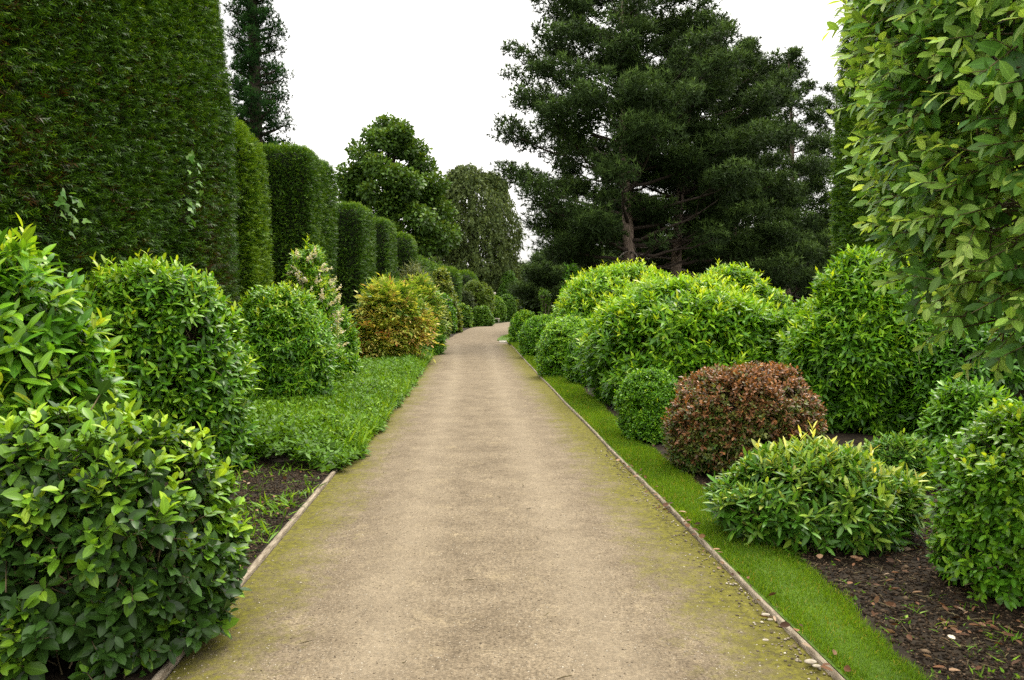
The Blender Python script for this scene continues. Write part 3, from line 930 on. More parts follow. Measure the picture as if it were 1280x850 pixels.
for p in P:
    d = nrm(rng.normal(0, 1, 3) * np.array([1, 1, .12])) * rng.uniform(.015, .055)
    tl.append((np.stack([p - d, p + rng.normal(0, .004, 3) * np.array([1, 1, .3]), p + d]), np.array([.0022, .003, .0016])))
V, F = tubes(tl, 4)
tag(mesh_obj('twig_litter', V, F, TW2), kind='stuff')

# ground cover beside the path
def cover_x(n, y0, y1):
    y = y0 * (y1 / y0) ** rng.uniform(0, 1, n)
    a_ = xl(y) + .10 + .10 * vnoise(np.stack([y, y * 0, y * 0], -1), 1.7, 3)
    b_ = np.minimum(-4.9 + 0 * y, xl(y) - 1.6)
    f = rng.uniform(0, 1, n) ** 1.15
    return np.stack([a_ * (1 - f) + b_ * f, y, 0 * y], -1)


P = cover_x(17000, 7.7, 34)
P[:, 1] += .25 * vnoise(P, 1.5, 6) * (P[:, 1] < 9)
h = .10 + .10 * (vnoise(P, .9, 2) + 1) * .9 + .05 * rng.uniform(0, 1, len(P))
dist = np.clip((xl(P[:, 1]) + .15 - P[:, 0]) / .5, .35, 1)
P[:, 2] = h * dist * rng.uniform(.4, 1, len(P))
sz = (P[:, 1] / 10) ** .5
D = nrm(UP + .5 * rng.normal(0, 1, P.shape))
a1 = shoot_leaves(P, D, 5, .06, .098, leaf_template('mid', .45, .15, .25), .15, .65, np.clip(.5 + .5 * vnoise(P, .8, 4) + .25 * rng.normal(0, 1, len(P)), 0, 1), 1.4, .7, .1)
P2 = cover_x(4500, 8.3, 34); P2[:, 2] = .03
D2 = nrm(UP + .35 * rng.normal(0, 1, P2.shape) + np.array([.25, 0, 0]))
a2 = place_leaves(P2, D2, nrm(rng.normal(0, 1, P2.shape)), .26 * rng.uniform(.5, 1.3, len(P2)), np.clip(rng.normal(.55, .2, len(P2)), 0, 1), rng.uniform(0, 1, len(P2)), leaf_template('mid', .06, .2, .4))
V, F, A = merge([a1, a2])
tag(mesh_obj('ground_cover', V, F, M['cover'], None, A), kind='stuff')

# ------------------------------------------------------------------ clipped yew hedges
yew('towering dark clipped yew hedge with ivy sprigs and bare brownish lower face', (-6.3, 9.0, 4.0), (1.3, 6.9, 4.05), 100000, .145, brown=.6, age0=.31, taper=.115, p=7, seed=3)
yew('narrow lighter green hedge squeezed between the towering yew and the next square-topped block', (-6.0, 16.9, 2.7), (.80, .95, 2.75), 16000, .13, age0=.58, taper=.12, p=3.6, seed=12, amp=.05)
yew('square-topped dark yew block taller than the rounded block beside it', (-6.6, 21.2, 2.78), (1.65, 1.65, 2.78), 42000, .12, p=18, seed=14, taper=.02)
yew('yew block with rounded shoulders next to the larger square-topped block', (-6.3, 27.8, 2.5), (1.35, 1.5, 2.55), 24000, .13, p=18, seed=16, taper=.03)
yew('slim yew block between the round-shouldered block and the one with a leafy tip', (-6.3, 33.6, 2.55), (1.3, 1.6, 2.6), 18000, .15, p=18, seed=18, taper=.03)
yew('yew block with a slanted rounded top, last of the tall separate blocks', (-6.35, 40.5, 2.6), (1.5, 1.5, 2.62), 14000, .16, p=8, seed=20, taper=.04)
yew('long low yew hedge with a wavy top stepping down behind the maples', (-6.7, 52.5, 2.3), (1.8, 8.5, 2.35), 24000, .2, p=6, seed=22, amp=.05, freq=.35)
yew('squat square yew block at the end of the long wavy hedge', (-6.05, 67.5, 2.4), (1.75, 2.6, 2.45), 7000, .25, p=6, seed=24)
yew('farthest rounded yew block, smallest of the hedge row', (-5.1, 83, 2.6), (1.6, 2.0, 2.7), 3000, .3, p=4, seed=26)
yew('tall column of clipped bright yew beside the pale overhanging evergreen', (7.72, 14.2, 4.4), (1.74, 1.7, 4.6), 40000, .13, 'yew_column', 'hedge', p=4.5, taper=.10, seed=30, age0=.48, amp=.025)


def ivy(px, py, X, n, sp, label):
    d = ray(px, py)
    p0 = EYE + d * (X / d[0])
    off = rng.normal(0, 1, (n, 3)) * np.array([.03, sp, sp * 1.1])
    P = p0 + off
    D = nrm(np.array([.5, 0, -.6]) + .5 * rng.normal(0, 1, (n, 3)))
    Nn = nrm(np.array([1., -.3, .5]) + .3 * rng.normal(0, 1, (n, 3)))
    V, F, A = place_leaves(P, D, Nn, .12 * rng.uniform(.5, 1.2, n), rng.uniform(0, 1, n), rng.uniform(0, 1, n), leaf_template('ivy'))
    root = thing('ivy_sprig', label, 'ivy', p0)
    mesh_obj('leaves', V, F, M['ivy'], root, A)
    st = [(limb_path(p0 + np.array([-.25, .1, -.2]), nrm(q - p0 + np.array([.25, -.1, .2])), np.linalg.norm(q - p0 + np.array([.25, -.1, .2])), 0, 5, .1), np.full(5, .006)) for q in P[:5]]
    V, F = tubes(st, 4)
    mesh_obj('stems', V, F, TWIG_AND_CORE, root)


ivy(86, 264, -4.88, 20, .13, 'pale ivy sprig low on the dark yew face above the great cherry laurel')
ivy(244, 213, -4.86, 16, .14, 'upper ivy sprig near the corner of the towering yew hedge')
ivy(238, 262, -4.9, 16, .13, 'lower ivy sprig hanging just under another near the towering yew corner')

# ------------------------------------------------------------------ shrubs beside the path, hedge side
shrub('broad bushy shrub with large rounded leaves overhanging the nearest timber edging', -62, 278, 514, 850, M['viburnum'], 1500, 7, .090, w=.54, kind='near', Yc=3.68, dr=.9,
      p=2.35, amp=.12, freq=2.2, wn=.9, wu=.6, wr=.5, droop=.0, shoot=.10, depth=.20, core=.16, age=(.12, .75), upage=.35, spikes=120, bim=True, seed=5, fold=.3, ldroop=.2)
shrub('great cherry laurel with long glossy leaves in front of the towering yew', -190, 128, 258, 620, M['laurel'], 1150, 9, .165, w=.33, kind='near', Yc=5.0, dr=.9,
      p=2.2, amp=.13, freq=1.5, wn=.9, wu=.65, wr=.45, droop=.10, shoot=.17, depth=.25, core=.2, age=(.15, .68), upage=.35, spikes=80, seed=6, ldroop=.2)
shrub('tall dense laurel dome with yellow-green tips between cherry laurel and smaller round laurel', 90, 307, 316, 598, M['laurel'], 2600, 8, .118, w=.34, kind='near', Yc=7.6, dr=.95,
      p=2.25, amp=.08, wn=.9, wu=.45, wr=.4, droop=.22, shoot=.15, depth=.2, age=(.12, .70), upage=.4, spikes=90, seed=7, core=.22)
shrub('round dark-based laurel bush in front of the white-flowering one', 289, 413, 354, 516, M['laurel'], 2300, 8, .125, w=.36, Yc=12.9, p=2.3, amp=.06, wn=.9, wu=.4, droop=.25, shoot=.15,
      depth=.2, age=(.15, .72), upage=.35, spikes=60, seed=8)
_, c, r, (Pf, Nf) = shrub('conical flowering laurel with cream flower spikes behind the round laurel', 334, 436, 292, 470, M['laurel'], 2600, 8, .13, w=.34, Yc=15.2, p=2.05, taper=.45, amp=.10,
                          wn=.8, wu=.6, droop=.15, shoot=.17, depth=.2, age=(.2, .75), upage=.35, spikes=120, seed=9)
idx = np.where((Nf[:, 1] < .35) & (Pf[:, 2] > .8))[0]
idx = rng.choice(idx, 75, replace=False)
fp = []
root = bpy.data.objects['shrub.004'] if 'shrub.004' in bpy.data.objects else None
for k in idx:
    d = nrm(Nf[k] * .7 + UP * .5 + .3 * rng.normal(0, 1, 3))
    m = 36
    tt = rng.uniform(0, 1, m)
    P = Pf[k] + Nf[k] * .10 + d * (tt[:, None] * .24) + rng.normal(0, .010, (m, 3))
    fp.append(place_leaves(P, nrm(rng.normal(0, 1, (m, 3))), nrm(rng.normal(0, 1, (m, 3))), .048 * (1.2 - .6 * tt), rng.uniform(0, 1, m), rng.uniform(0, 1, m), leaf_template('quad', .8)))
V, F, A = merge(fp)
mesh_obj('blossoms', V, F, M['flower'], _, A)
shrub('leafy green laurel skirt below the flowering laurel, beside the golden-pink shrub', 395, 446, 385, 470, M['laurel'], 1100, 7, .12, w=.36, Yc=15.9, amp=.1, droop=.2, seed=10, age=(.2, .7))

# golden-pink mahonia: pinnate fronds
def mahonia(label, px0, px1, ytop, Yc, n, seed, agef, ry=1.1):
    hw = (px1 - px0) / 2 * Yc / FPX
    cx = at((px0 + px1) / 2, 384, Yc)[0]; top = at(640, ytop, Yc)[2]
    c = (cx, Yc, top / 2); r = (hw, ry, top / 2)
    root = thing('mahonia', label, 'shrub', (cx, Yc, 0))
    V, F = hull(c, r, 2.05, .28, 1.1, .30, seed)
    P, Nm = sample_hull(shrink_hull(V, F, .25), F, n)
    P = P - Nm * (rng.uniform(0, 1, n) ** 2 * .45)[:, None]
    K = 11
    D = nrm(Nm + .45 * UP + .5 * rng.normal(0, 1, P.shape))
    S = nrm(np.cross(D, UP + .3 * rng.normal(0, 1, P.shape))); Z = np.cross(S, D)
    t = (np.arange(K) // 2 * 2 + 1.5) / (K + .5)
    sg = np.where(np.arange(K) % 2 == 0, 1., -1.); sg[-1] = 0
    L = .46 * rng.uniform(.6, 1.2, n)
    pos = P[:, None] + D[:, None] * (L[:, None] * t)[..., None] - UP * (.10 * t ** 2)[None, :, None]
    ld = D[:, None] * .55 + S[:, None] * sg[None, :, None] - UP * .1 + .1 * rng.normal(0, 1, (n, K, 3))
    ln = np.broadcast_to(Z[:, None], ld.shape) + .2 * rng.normal(0, 1, ld.shape)
    a = np.clip(agef(P, Nm)[:, None] + .07 * rng.normal(0, 1, (n, K)), 0, 1)
    V_, F_, A_ = place_leaves(pos.reshape(-1, 3), ld.reshape(-1, 3), ln.reshape(-1, 3), np.repeat(L * .36, K), a.ravel(), rng.uniform(0, 1, n * K), leaf_template('mid', .34, .2, .15))
    mesh_obj('foliage', V_, F_, M['mahonia'], root, A_)
    mesh_obj('dark_core', shrink_hull(V, F, .62), F, TWIG_AND_CORE, root, smooth=True)  # solid hull added inside so gaps between fronds read as shade
    stems_into(root, c, r, top, 10, .03)


mahonia('golden and pink leaved mahonia spreading beside the gravel path', 436, 540, 348, 22.5, 1900, 31,
        lambda P, Nm: np.clip(.33 + .26 * vnoise(P, 1.3, 5) + .17 * rng.normal(0, 1, len(P)) + .40 * np.exp(-(((P[:, 0] + 4.15) / .28) ** 2 + ((P[:, 2] - .75) / .22) ** 2)) + .1 * np.clip(1.6 - P[:, 2], -1, 1), 0, 1))
mahonia('green mahonia with yellow tips just behind the golden-pink one', 488, 556, 352, 27.5, 1500, 33,
        lambda P, Nm: np.clip(.18 + .15 * vnoise(P, 1.1, 7) + .15 * rng.normal(0, 1, len(P)) + .15 * np.clip(Nm[:, 2], 0, 1), 0, 1))
shrub('low bright green shrub at the path edge in front of the green mahonia', 515, 556, 398, 446, M['bright'], 900, 6, .12, Yc=27, seed=36, age=(.1, .5), wr=.7)

FAR = dict(kind='quad', w=.6, wr=.7, core=.3, shoot=.2)
shrub('silvery spiky-leaved plant against the last tall yew block', 494, 541, 328, 388, M['blue'], 900, 7, .55, Yc=35, w=.05, kind='quad', shoot=.25, depth=.5, seed=40, wu=.8, core=.5)
shrub('upright yellow-green Japanese maple with feathery orange tips', 526, 578, 337, 395, M['acer'], 1500, 7, .20, Yc=50, seed=41, amp=.22, freq=1.2, age=(.1, .8), taper=.2, **FAR)
shrub('spreading olive-gold maple, lower and wider than the upright maple', 573, 616, 350, 392, M['acer'], 1500, 7, .24, Yc=78, seed=42, amp=.15, freq=.8, age=(.0, .45), **FAR)
shrub('bright round bush beside the golden low shrub near the bend', 530, 569, 366, 404, M['bright'], 1300, 7, .17, Yc=48, seed=43, age=(.1, .45), **FAR)
shrub('golden-leaved low shrub leaning over the path edge', 537, 564, 380, 410, M['gold'], 800, 7, .17, Yc=43, seed=44, age=(.1, .8), **FAR)
shrub('flat-topped bronze-green mound under the maples', 562, 597, 362, 400, M['weep'], 1300, 7, .19, Yc=69, seed=45, age=(.1, .5), **FAR)
shrub('dark shrub with yellow-green tips standing at the outer edge of the bend', 566, 590, 379, 409, M['dome'], 800, 7, .19, Yc=62, seed=46, age=(.2, .6), **FAR)
shrub('loose spreading shrub, second from the bend edge, beside the big clipped dome', 588, 617, 383, 408, M['dome'], 900, 7, .2, Yc=67, seed=47, amp=.12, age=(.15, .5), **FAR)
DM = dict(kind='quad', w=.6, wr=.6, core=.25, shoot=.12, amp=.025, p=2.1)
shrub('big smooth clipped dome bush beside the path bend', 594, 633, 368, 402, M['dome'], 2600, 7, .17, Yc=88, seed=48, age=(.2, .55), name='clipped_dome', **DM)
shrub('darker clipped dome bush between the big dome and the small yellow one', 621, 646, 367, 402, M['dome'], 1800, 7, .17, Yc=92, seed=49, age=(.05, .4), name='clipped_dome', **DM)
shrub('small yellow-green dome bush past the darker dome', 641, 657, 373, 396, M['gold'], 900, 7, .19, Yc=96, seed=50, age=(.0, .6), name='clipped_dome', **DM)
shrub('little bright rounded top peeping above the big clipped dome', 590, 608, 364, 390, M['gold'], 600, 7, .19, Yc=97, seed=51, age=(.0, .5), name='clipped_dome', **DM)
shrub('broad dark cone-shaped conifer behind the clipped domes', 614, 658, 336, 398, M['dome'], 2600, 7, .24, Yc=106, seed=52, taper=.55, age=(.0, .4), name='conifer', **FAR)
shrub('round-headed grey-green bush beside the broad dark cone', 596, 618, 338, 392, M['dome'], 1300, 7, .24, Yc=112, seed=53, age=(.1, .6), **FAR)

# ------------------------------------------------------------------ shrubs beside the grass verge
BR = dict(w=.34, shoot=.17, depth=.22, droop=.25, wn=.9, wu=.4, wr=.42)
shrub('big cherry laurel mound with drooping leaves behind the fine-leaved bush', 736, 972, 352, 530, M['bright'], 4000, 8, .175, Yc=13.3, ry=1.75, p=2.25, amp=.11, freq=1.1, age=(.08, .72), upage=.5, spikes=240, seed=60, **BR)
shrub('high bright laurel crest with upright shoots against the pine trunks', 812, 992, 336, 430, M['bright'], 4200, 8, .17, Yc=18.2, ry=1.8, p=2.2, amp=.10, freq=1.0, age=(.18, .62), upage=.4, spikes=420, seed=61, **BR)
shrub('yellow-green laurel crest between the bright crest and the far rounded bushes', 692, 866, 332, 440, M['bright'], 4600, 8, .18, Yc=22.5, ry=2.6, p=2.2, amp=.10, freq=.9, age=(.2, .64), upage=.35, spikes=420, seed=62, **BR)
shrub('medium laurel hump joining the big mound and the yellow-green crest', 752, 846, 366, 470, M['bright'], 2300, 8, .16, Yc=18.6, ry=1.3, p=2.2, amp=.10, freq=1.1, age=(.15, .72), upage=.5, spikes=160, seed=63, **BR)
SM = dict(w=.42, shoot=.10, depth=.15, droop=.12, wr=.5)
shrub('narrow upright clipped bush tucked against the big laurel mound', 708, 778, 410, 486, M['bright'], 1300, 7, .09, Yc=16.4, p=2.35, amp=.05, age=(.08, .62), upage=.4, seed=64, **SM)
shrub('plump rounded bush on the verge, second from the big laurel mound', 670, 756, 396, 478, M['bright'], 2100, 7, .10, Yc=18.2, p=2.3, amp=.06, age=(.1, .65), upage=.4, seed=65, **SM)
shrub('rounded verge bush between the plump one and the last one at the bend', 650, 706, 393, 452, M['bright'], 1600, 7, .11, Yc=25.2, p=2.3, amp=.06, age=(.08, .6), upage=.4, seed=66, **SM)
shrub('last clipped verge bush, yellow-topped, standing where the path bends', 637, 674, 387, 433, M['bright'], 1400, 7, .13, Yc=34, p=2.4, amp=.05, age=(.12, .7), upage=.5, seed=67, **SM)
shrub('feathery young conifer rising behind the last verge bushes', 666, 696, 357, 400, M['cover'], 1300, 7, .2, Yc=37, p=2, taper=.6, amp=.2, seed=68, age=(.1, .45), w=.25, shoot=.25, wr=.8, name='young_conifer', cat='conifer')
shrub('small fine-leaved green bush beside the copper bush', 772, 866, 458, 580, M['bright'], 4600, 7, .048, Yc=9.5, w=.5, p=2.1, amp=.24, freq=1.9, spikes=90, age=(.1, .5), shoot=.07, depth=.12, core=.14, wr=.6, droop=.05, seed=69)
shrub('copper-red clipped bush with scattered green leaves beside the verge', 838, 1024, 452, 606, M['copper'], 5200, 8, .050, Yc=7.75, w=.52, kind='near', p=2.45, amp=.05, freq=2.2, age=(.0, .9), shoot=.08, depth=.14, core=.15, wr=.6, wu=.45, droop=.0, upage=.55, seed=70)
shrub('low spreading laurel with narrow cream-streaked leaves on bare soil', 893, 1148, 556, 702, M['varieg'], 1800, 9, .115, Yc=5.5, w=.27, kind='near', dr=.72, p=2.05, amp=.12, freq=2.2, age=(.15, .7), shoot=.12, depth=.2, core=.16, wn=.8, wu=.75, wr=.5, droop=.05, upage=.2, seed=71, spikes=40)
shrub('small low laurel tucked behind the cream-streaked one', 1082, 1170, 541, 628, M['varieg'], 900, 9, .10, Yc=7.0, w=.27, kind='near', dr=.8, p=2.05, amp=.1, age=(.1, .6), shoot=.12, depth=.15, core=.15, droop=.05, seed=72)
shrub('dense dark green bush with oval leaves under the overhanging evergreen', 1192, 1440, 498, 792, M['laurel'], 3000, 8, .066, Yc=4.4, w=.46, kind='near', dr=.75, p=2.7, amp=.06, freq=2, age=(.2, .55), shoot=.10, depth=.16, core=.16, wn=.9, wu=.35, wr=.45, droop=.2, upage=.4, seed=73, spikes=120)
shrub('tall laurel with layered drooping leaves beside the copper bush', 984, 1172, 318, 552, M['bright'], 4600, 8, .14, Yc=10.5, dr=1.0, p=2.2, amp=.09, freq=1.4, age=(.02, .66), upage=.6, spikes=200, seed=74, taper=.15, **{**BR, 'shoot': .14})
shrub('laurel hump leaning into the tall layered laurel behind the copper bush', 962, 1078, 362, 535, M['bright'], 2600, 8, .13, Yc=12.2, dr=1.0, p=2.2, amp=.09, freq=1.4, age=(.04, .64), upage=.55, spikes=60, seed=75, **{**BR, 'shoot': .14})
shrub('small long-leaved laurel in shade below the overhanging evergreen', 1172, 1262, 466, 575, M['laurel'], 700, 9, .12, Yc=7.2, w=.28, kind='near', age=(.25, .4), shoot=.14, droop=.1, seed=76)
shrub('dark laurel filling the corner behind the tall layered laurel', 1130, 1330, 380, 560, M['laurel'], 1800, 8, .13, Yc=9.6, age=(.1, .4), droop=.2, seed=77)

# ------------------------------------------------------------------ pale evergreen overhanging from beside the camera
root = thing('overhanging_evergreen', 'pale green evergreen tree with large oval leaves overhanging the verge', 'tree', (2.95, 3.35, 0))
V, F = hull((2.56, 3.35, 2.95), (1.0, 1.05, 1.80), 2.45, .10, 1.4, -.13, 81)
n = 2500
P, Nm = sample_hull(shrink_hull(V, F, .16), F, n, zmin=.5)
P = P - Nm * (rng.uniform(0, 1, n) ** 1.6 * .34)[:, None]
D = nrm(Nm * .9 + np.array([-.25, -.15, -.08]) + .40 * rng.normal(0, 1, P.shape))
ash = np.clip(rng.uniform(-.1, 1.1, n) + .2 * Nm[:, 2] + .2 + .3 * vnoise(P, 2.5, 3), 0, 1)
V_, F_, A_ = shoot_leaves(P, D, 9, .20, .103, leaf_template('near', .45, .22, .12), .15, .85, ash, 1.25, .5, .26, .30, .45)
mesh_obj('crown', V_, F_, M['oak'], root, A_, smooth=True)
tw = [(np.stack([p - d * .25 - UP * .02, p, p + d * .11, p + d * .2]), np.array([.005, .0035, .0025, .0012])) for p, d in zip(P, D)]
V, F = tubes(tw, 4)
mesh_obj('twigs', V, F, TW2, root)
t = np.linspace(0, 1, 10)
ln = [(np.stack([2.95 - .15 * np.sin(t * 3), 3.35 + .1 * np.sin(t * 5), 4.3 * t], -1), .11 * (1 - .7 * t))]
V, F = tubes(ln, 10)
mesh_obj('trunk', V, F, BARK, root, smooth=True)
lb = []
for k in range(26):
    i_ = rng.integers(n)
    b = np.array([2.9, 3.38, rng.uniform(1.2, 3.6)])
    e = P[i_] - Nm[i_] * .1
    tt = np.linspace(0, 1, 7)[:, None]
    lb.append((b + (e - b) * tt + UP * .1 * np.sin(tt * 3.14) + rng.normal(0, .02, (7, 3)), .028 * (1 - .8 * tt[:, 0])))
V, F = tubes(lb, 6)
mesh_obj('limbs', V, F, BARK, root, smooth=True)

# ------------------------------------------------------------------ trees
def P_(pts):
    return lambda q: np.interp(q, [p[0] for p in pts], [p[1] for p in pts])


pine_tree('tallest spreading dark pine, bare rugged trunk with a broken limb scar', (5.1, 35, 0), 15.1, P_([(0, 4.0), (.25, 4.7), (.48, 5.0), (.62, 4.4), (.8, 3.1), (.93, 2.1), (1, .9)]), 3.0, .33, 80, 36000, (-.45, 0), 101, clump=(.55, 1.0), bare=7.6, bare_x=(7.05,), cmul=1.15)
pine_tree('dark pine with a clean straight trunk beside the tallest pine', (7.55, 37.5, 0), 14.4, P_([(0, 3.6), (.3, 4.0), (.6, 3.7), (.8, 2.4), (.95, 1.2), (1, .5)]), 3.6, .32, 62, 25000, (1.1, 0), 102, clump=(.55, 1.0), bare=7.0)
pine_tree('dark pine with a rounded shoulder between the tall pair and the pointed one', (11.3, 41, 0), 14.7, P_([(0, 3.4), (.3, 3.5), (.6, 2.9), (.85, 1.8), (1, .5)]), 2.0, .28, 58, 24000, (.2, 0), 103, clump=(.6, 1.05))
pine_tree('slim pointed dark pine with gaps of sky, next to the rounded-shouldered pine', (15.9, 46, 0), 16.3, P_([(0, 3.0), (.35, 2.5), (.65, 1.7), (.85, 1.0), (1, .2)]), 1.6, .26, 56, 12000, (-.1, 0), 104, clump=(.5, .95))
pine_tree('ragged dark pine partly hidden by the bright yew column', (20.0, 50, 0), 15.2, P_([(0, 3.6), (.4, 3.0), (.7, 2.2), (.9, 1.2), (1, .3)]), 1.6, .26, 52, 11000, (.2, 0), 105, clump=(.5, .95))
pine_tree('very tall narrow giant redwood behind the towering yew hedge', (-15.3, 48, 0), 36, P_([(0, 2.7), (.2, 2.1), (.35, 1.6), (.5, 1.15), (.75, .7), (1, .2)]), 4.0, .55, 190, 19000, (0, 0), 106, tbark=DBARK, K=9, tl=.24, dead=False, clump=(.42, .72), name='redwood_tree', mat='sequoia', sub=3, q0=.10, rise=.05, flat=.85)
broad_tree('rounded leafy green lime tree rising behind the yew blocks', (-10.9, 72, 0), 18.0, 5.0, 1.5, 70000, .36, 'lime', 111, 170, wide=.38, shape=2.0, cr=(1.0, 2.1), up=-.1)
for q in range(1):
    keep = rng; rng = np.random.default_rng(120)
    base = np.array([-5.6, 112, 0.])
    root = thing('weeping_tree', 'olive weeping tree with hanging branchlets between lime tree and pines', 'tree', base)
    tz = np.linspace(0, 1, 9)
    ax = base + np.stack([.4 * np.sin(tz * 3), 0 * tz, 18 * tz], -1)
    V, F = tubes([(ax, .45 * (1 - .85 * tz))], 9)
    mesh_obj('trunk', V, F, DBARK, root, smooth=True)
    m = 5200
    f = rng.uniform(0, 1, m)
    rad = 6.7 * np.sqrt(np.clip(1 - (f - .38) ** 2 / .42, 0, 1)) * rng.uniform(.15, 1, m) ** .5
    az = rng.uniform(0, 6.28, m)
    topz = 3 + 18.4 * f ** .9
    S = base + np.stack([rad * np.cos(az), rad * np.sin(az), topz * (1 - .05 * (rad / 6) ** 2)], -1)
    S += 1.5 * np.stack([vnoise(S, .3, q_) for q_ in (1, 2, 3)], -1)
    K = 11
    tt = np.arange(K) / K
    ln = rng.uniform(.6, 1.9, m)
    out = np.stack([np.cos(az), np.sin(az), 0 * az], -1)
    pos = S[:, None] + out[:, None] * (.7 * tt ** .6)[None, :, None] - UP * (ln[:, None] * tt ** 1.4)[..., None] + .10 * rng.normal(0, 1, (m, K, 3))
    pos = pos.reshape(-1, 3)
    pos[:, 2] = np.maximum(pos[:, 2], .5)
    D = nrm(np.repeat(out, K, 0) * .4 - UP + .5 * rng.normal(0, 1, pos.shape))
    a_ = np.clip(.35 + .4 * np.tile(1 - tt, m) + .2 * rng.normal(0, 1, len(pos)), 0, 1)
    V, F, A = place_leaves(pos, D, nrm(rng.normal(0, 1, pos.shape) + UP), .42 * rng.uniform(.6, 1.3, len(pos)), a_, rng.uniform(0, 1, len(pos)), leaf_template('quad', .5, 0, .1))
    mesh_obj('crown', V, F, M['weep'], root, A)
    lb = []
    for k in range(40):
        e = S[rng.integers(m)]
        b = np.array([base[0], base[1], e[2] * .6])
        w = np.linspace(0, 1, 6)[:, None]
        lb.append((b + (e - b) * w + UP * 1.0 * np.sin(w * 3.14), .14 * (1 - .85 * w[:, 0])))
    V, F = tubes(lb, 5)
    mesh_obj('limbs', V, F, DBARK, root, smooth=True)
    rng = keep

# dark shrubs standing in the shade under and behind the pines
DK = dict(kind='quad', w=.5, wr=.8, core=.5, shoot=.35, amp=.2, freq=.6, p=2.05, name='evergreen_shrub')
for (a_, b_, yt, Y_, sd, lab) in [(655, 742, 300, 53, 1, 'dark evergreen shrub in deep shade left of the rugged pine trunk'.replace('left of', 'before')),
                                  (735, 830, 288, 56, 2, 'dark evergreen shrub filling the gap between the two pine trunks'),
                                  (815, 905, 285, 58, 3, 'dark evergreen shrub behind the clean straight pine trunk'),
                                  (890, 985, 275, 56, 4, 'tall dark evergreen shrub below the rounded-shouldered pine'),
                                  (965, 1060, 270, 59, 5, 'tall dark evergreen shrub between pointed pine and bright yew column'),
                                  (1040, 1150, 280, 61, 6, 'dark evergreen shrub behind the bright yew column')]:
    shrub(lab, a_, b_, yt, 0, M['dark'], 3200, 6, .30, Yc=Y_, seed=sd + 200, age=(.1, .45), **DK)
pine_tree('low dark pine sweeping boughs over the shrubs at the path bend', (3.6, 47, 0), 4.6, P_([(0, 3.6), (.4, 3.2), (.8, 2.0), (1, .6)]), .7, .16, 34, 12000, (0, 0), 131, clump=(.5, .8), dead=False)
shrub('low spreading bright-topped pine shrub behind the broad dark cone', 610, 668, 321, 392, M['lime'], 1900, 7, .28, Yc=118, seed=88, p=2.1, amp=.18, kind='quad', w=.3, wr=.7, core=.5, shoot=.4, age=(.2, .8), name='pine_shrub')
shrub('pale leafy shrub in shade at the near end of the low dark pine', 700, 735, 334, 402, M['bright'], 900, 6, .22, Yc=33, seed=89, amp=.2, kind='quad', w=.5, shoot=.3, wr=.8, age=(.0, .4))

# far wood beyond the garden: one mass of clumps
C, R = [], []
for k in range(420):
    x = rng.uniform(-150, 150)
    y = 165 + rng.uniform(-12, 45) - abs(x) * .15
    h_ = 7 + 3.5 * vnoise(np.array([[x, y, 0]]), .05, 3)[0]
    C.append((x, y, rng.uniform(.1, 1) * h_)); R.append(rng.uniform(1.8, 3.4))
P, D, a_ = tree_clumps(np.array(C), np.array(R), 60000, 1, '', .8)
V, F, A = place_leaves(P, D, nrm(UP + .7 * rng.normal(0, 1, P.shape)), .8 * rng.uniform(.5, 1.3, len(P)), a_, rng.uniform(0, 1, len(P)), leaf_template('quad', .7))
tag(mesh_obj('far_wood', V, F, M['far'], None, A), kind='stuff')

# ------------------------------------------------------------------ small stone things at the bend
def lathe(c, prof, sides=14):
    return tubes([(np.array([(c[0], c[1], c[2] + z_) for _, z_ in prof]), np.array([r_ for r_, _ in prof]))], sides)


g = at(618.5, 384, 97)
root = thing('garden_statue', 'small pale stone statue standing among shrubs beyond the clipped domes', 'statue', (g[0], g[1], 0))
bx = np.array([(sx * .28, sy * .28, z_) for z_ in (0, 1.9) for sx, sy in ((-1, -1), (1, -1), (1, 1), (-1, 1))]) + np.array([g[0], g[1], 0])
mesh_obj('plinth', bx, np.array([(3, 2, 1, 0), (4, 5, 6, 7), (0, 1, 5, 4), (1, 2, 6, 5), (2, 3, 7, 6), (3, 0, 4, 7)]), STONE, root)
V, F = lathe((g[0], g[1], 1.902), [(.02, 0), (.26, .01), (.24, .25), (.19, .55), (.24, .85), (.26, 1.0), (.16, 1.12), (.07, 1.17), (.07, 1.22), (.13, 1.28), (.15, 1.38), (.12, 1.48), (.02, 1.52)])
mesh_obj('figure', V, F, STONE, root, smooth=True)
V, F = tubes([(np.array([(g[0] + .22, g[1] - .05, 2.85), (g[0] + .42, g[1] - .1, 2.6), (g[0] + .38, g[1] - .2, 2.3), (g[0] + .18, g[1] - .25, 2.25)]), np.array([.09, .08, .07, .05]))], 8)
mesh_obj('arm', V, F, STONE, root, smooth=True)
g = ground_at(620, 403)
root = thing('stone_bench', 'low pale stone bench in front of the big clipped dome', 'bench', (g[0], g[1], 0))


def box(x0, x1, y0, y1, z0, z1):
    return np.array([(x, y, z_) for z_ in (z0, z1) for x, y in ((x0, y0), (x1, y0), (x1, y1), (x0, y1))]), np.array([(3, 2, 1, 0), (4, 5, 6, 7), (0, 1, 5, 4), (1, 2, 6, 5), (2, 3, 7, 6), (3, 0, 4, 7)])


V, F = box(g[0] - .4, g[0] + .4, g[1] - .2, g[1] + .2, .33, .43)
mesh_obj('seat', V, F, STONE, root)
for s_ in (-.28, .28):
    V, F = box(g[0] + s_ - .06, g[0] + s_ + .06, g[1] - .16, g[1] + .16, -.02, .327)
    mesh_obj('leg', V, F, STONE, root)

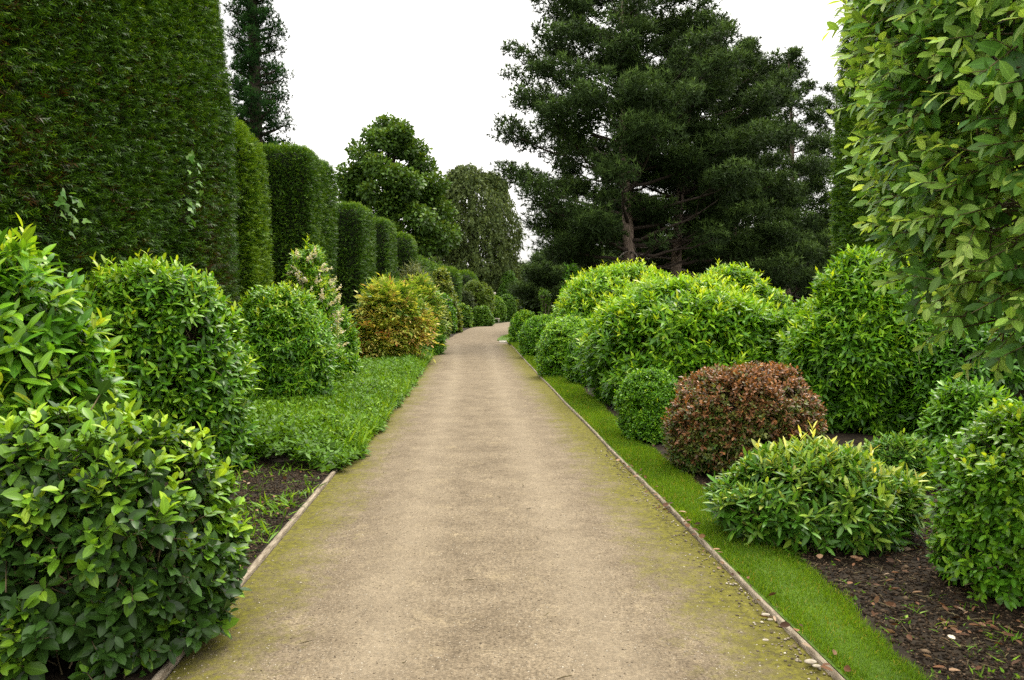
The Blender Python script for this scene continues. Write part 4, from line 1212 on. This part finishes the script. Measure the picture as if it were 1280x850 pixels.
# ------------------------------------------------------------------ light, sky, camera
SUN_EL, SUN_AZ = math.radians(60), math.radians(28)          # azimuth from +Y towards +X
w = bpy.data.worlds.new('World')
scn.world = w
w.use_nodes = True
nt = w.node_tree
nt.nodes.clear()
N, L = nt.nodes.new, nt.links.new
wo = N('ShaderNodeOutputWorld'); bg = N('ShaderNodeBackground')
sky = N('ShaderNodeTexSky'); sky.sky_type = 'NISHITA'; sky.sun_disc = False
sky.sun_elevation = SUN_EL; sky.sun_rotation = SUN_AZ
sky.dust_density = 4; sky.air_density = 1.2
tc = N('ShaderNodeTexCoord')
mp = N('ShaderNodeMapping'); mp.inputs['Scale'].default_value = (1, 1, 2.6)
L(tc.outputs['Generated'], mp.inputs[0])
nz = N('ShaderNodeTexNoise'); nz.inputs['Scale'].default_value = 2.2; nz.inputs['Detail'].default_value = 7
L(mp.outputs[0], nz.inputs['Vector'])
cr = N('ShaderNodeValToRGB')
cr.color_ramp.elements[0].position = .3; cr.color_ramp.elements[0].color = (5.9, 5.8, 5.6, 1)
cr.color_ramp.elements[1].position = .75; cr.color_ramp.elements[1].color = (15.8, 15.4, 14.7, 1)
L(nz.outputs['Fac'], cr.inputs[0])
mx = N('ShaderNodeMix'); mx.data_type = 'RGBA'; mx.inputs[0].default_value = .92
L(sky.outputs[0], mx.inputs[6]); L(cr.outputs[0], mx.inputs[7])
sx = N('ShaderNodeSeparateXYZ'); L(tc.outputs['Generated'], sx.inputs[0])
gr = N('ShaderNodeMapRange')                                   # overcast sky: brighter overhead than at the horizon
gr.inputs['From Min'].default_value = 0; gr.inputs['From Max'].default_value = 1
gr.inputs['To Min'].default_value = .60; gr.inputs['To Max'].default_value = 1.7
L(sx.outputs['Z'], gr.inputs['Value'])
sc_ = N('ShaderNodeVectorMath'); sc_.operation = 'SCALE'
L(mx.outputs[2], sc_.inputs[0]); L(gr.outputs[0], sc_.inputs['Scale'])
L(sc_.outputs[0], bg.inputs['Color'])
bg.inputs['Strength'].default_value = .10
L(bg.outputs[0], wo.inputs[0])

sd = bpy.data.lights.new('sun', 'SUN')
sd.energy = 1.5; sd.angle = math.radians(22); sd.color = (1, .94, .82)
so = bpy.data.objects.new('sun', sd)
COL.objects.link(so)
from mathutils import Vector
dirv = Vector((math.sin(SUN_AZ) * math.cos(SUN_EL), math.cos(SUN_AZ) * math.cos(SUN_EL), math.sin(SUN_EL)))
so.rotation_euler = dirv.to_track_quat('Z', 'Y').to_euler()
so.location = (0, 0, 30)

cam = bpy.data.cameras.new('camera')
cam.sensor_width = 36; cam.lens = 36 * FPX / 1280
cam.clip_start = .05; cam.clip_end = 2500
co = bpy.data.objects.new('camera', cam)
co.location = (0, 0, CAMH)
co.rotation_euler = (math.pi / 2 - PITCH, 0, 0)
COL.objects.link(co)
scn.camera = co
vs = scn.view_settings
vs.view_transform = 'Standard'; vs.look = 'None'; vs.gamma = 1; vs.use_curve_mapping = False
vs.exposure = 1.13
cy = scn.cycles
cy.max_bounces = 6; cy.diffuse_bounces = 3; cy.glossy_bounces = 2; cy.transmission_bounces = 3
cy.use_denoising = False
scn.render.filter_size = 1.1
cy.use_adaptive_sampling = False
cy.sample_clamp_indirect = 6
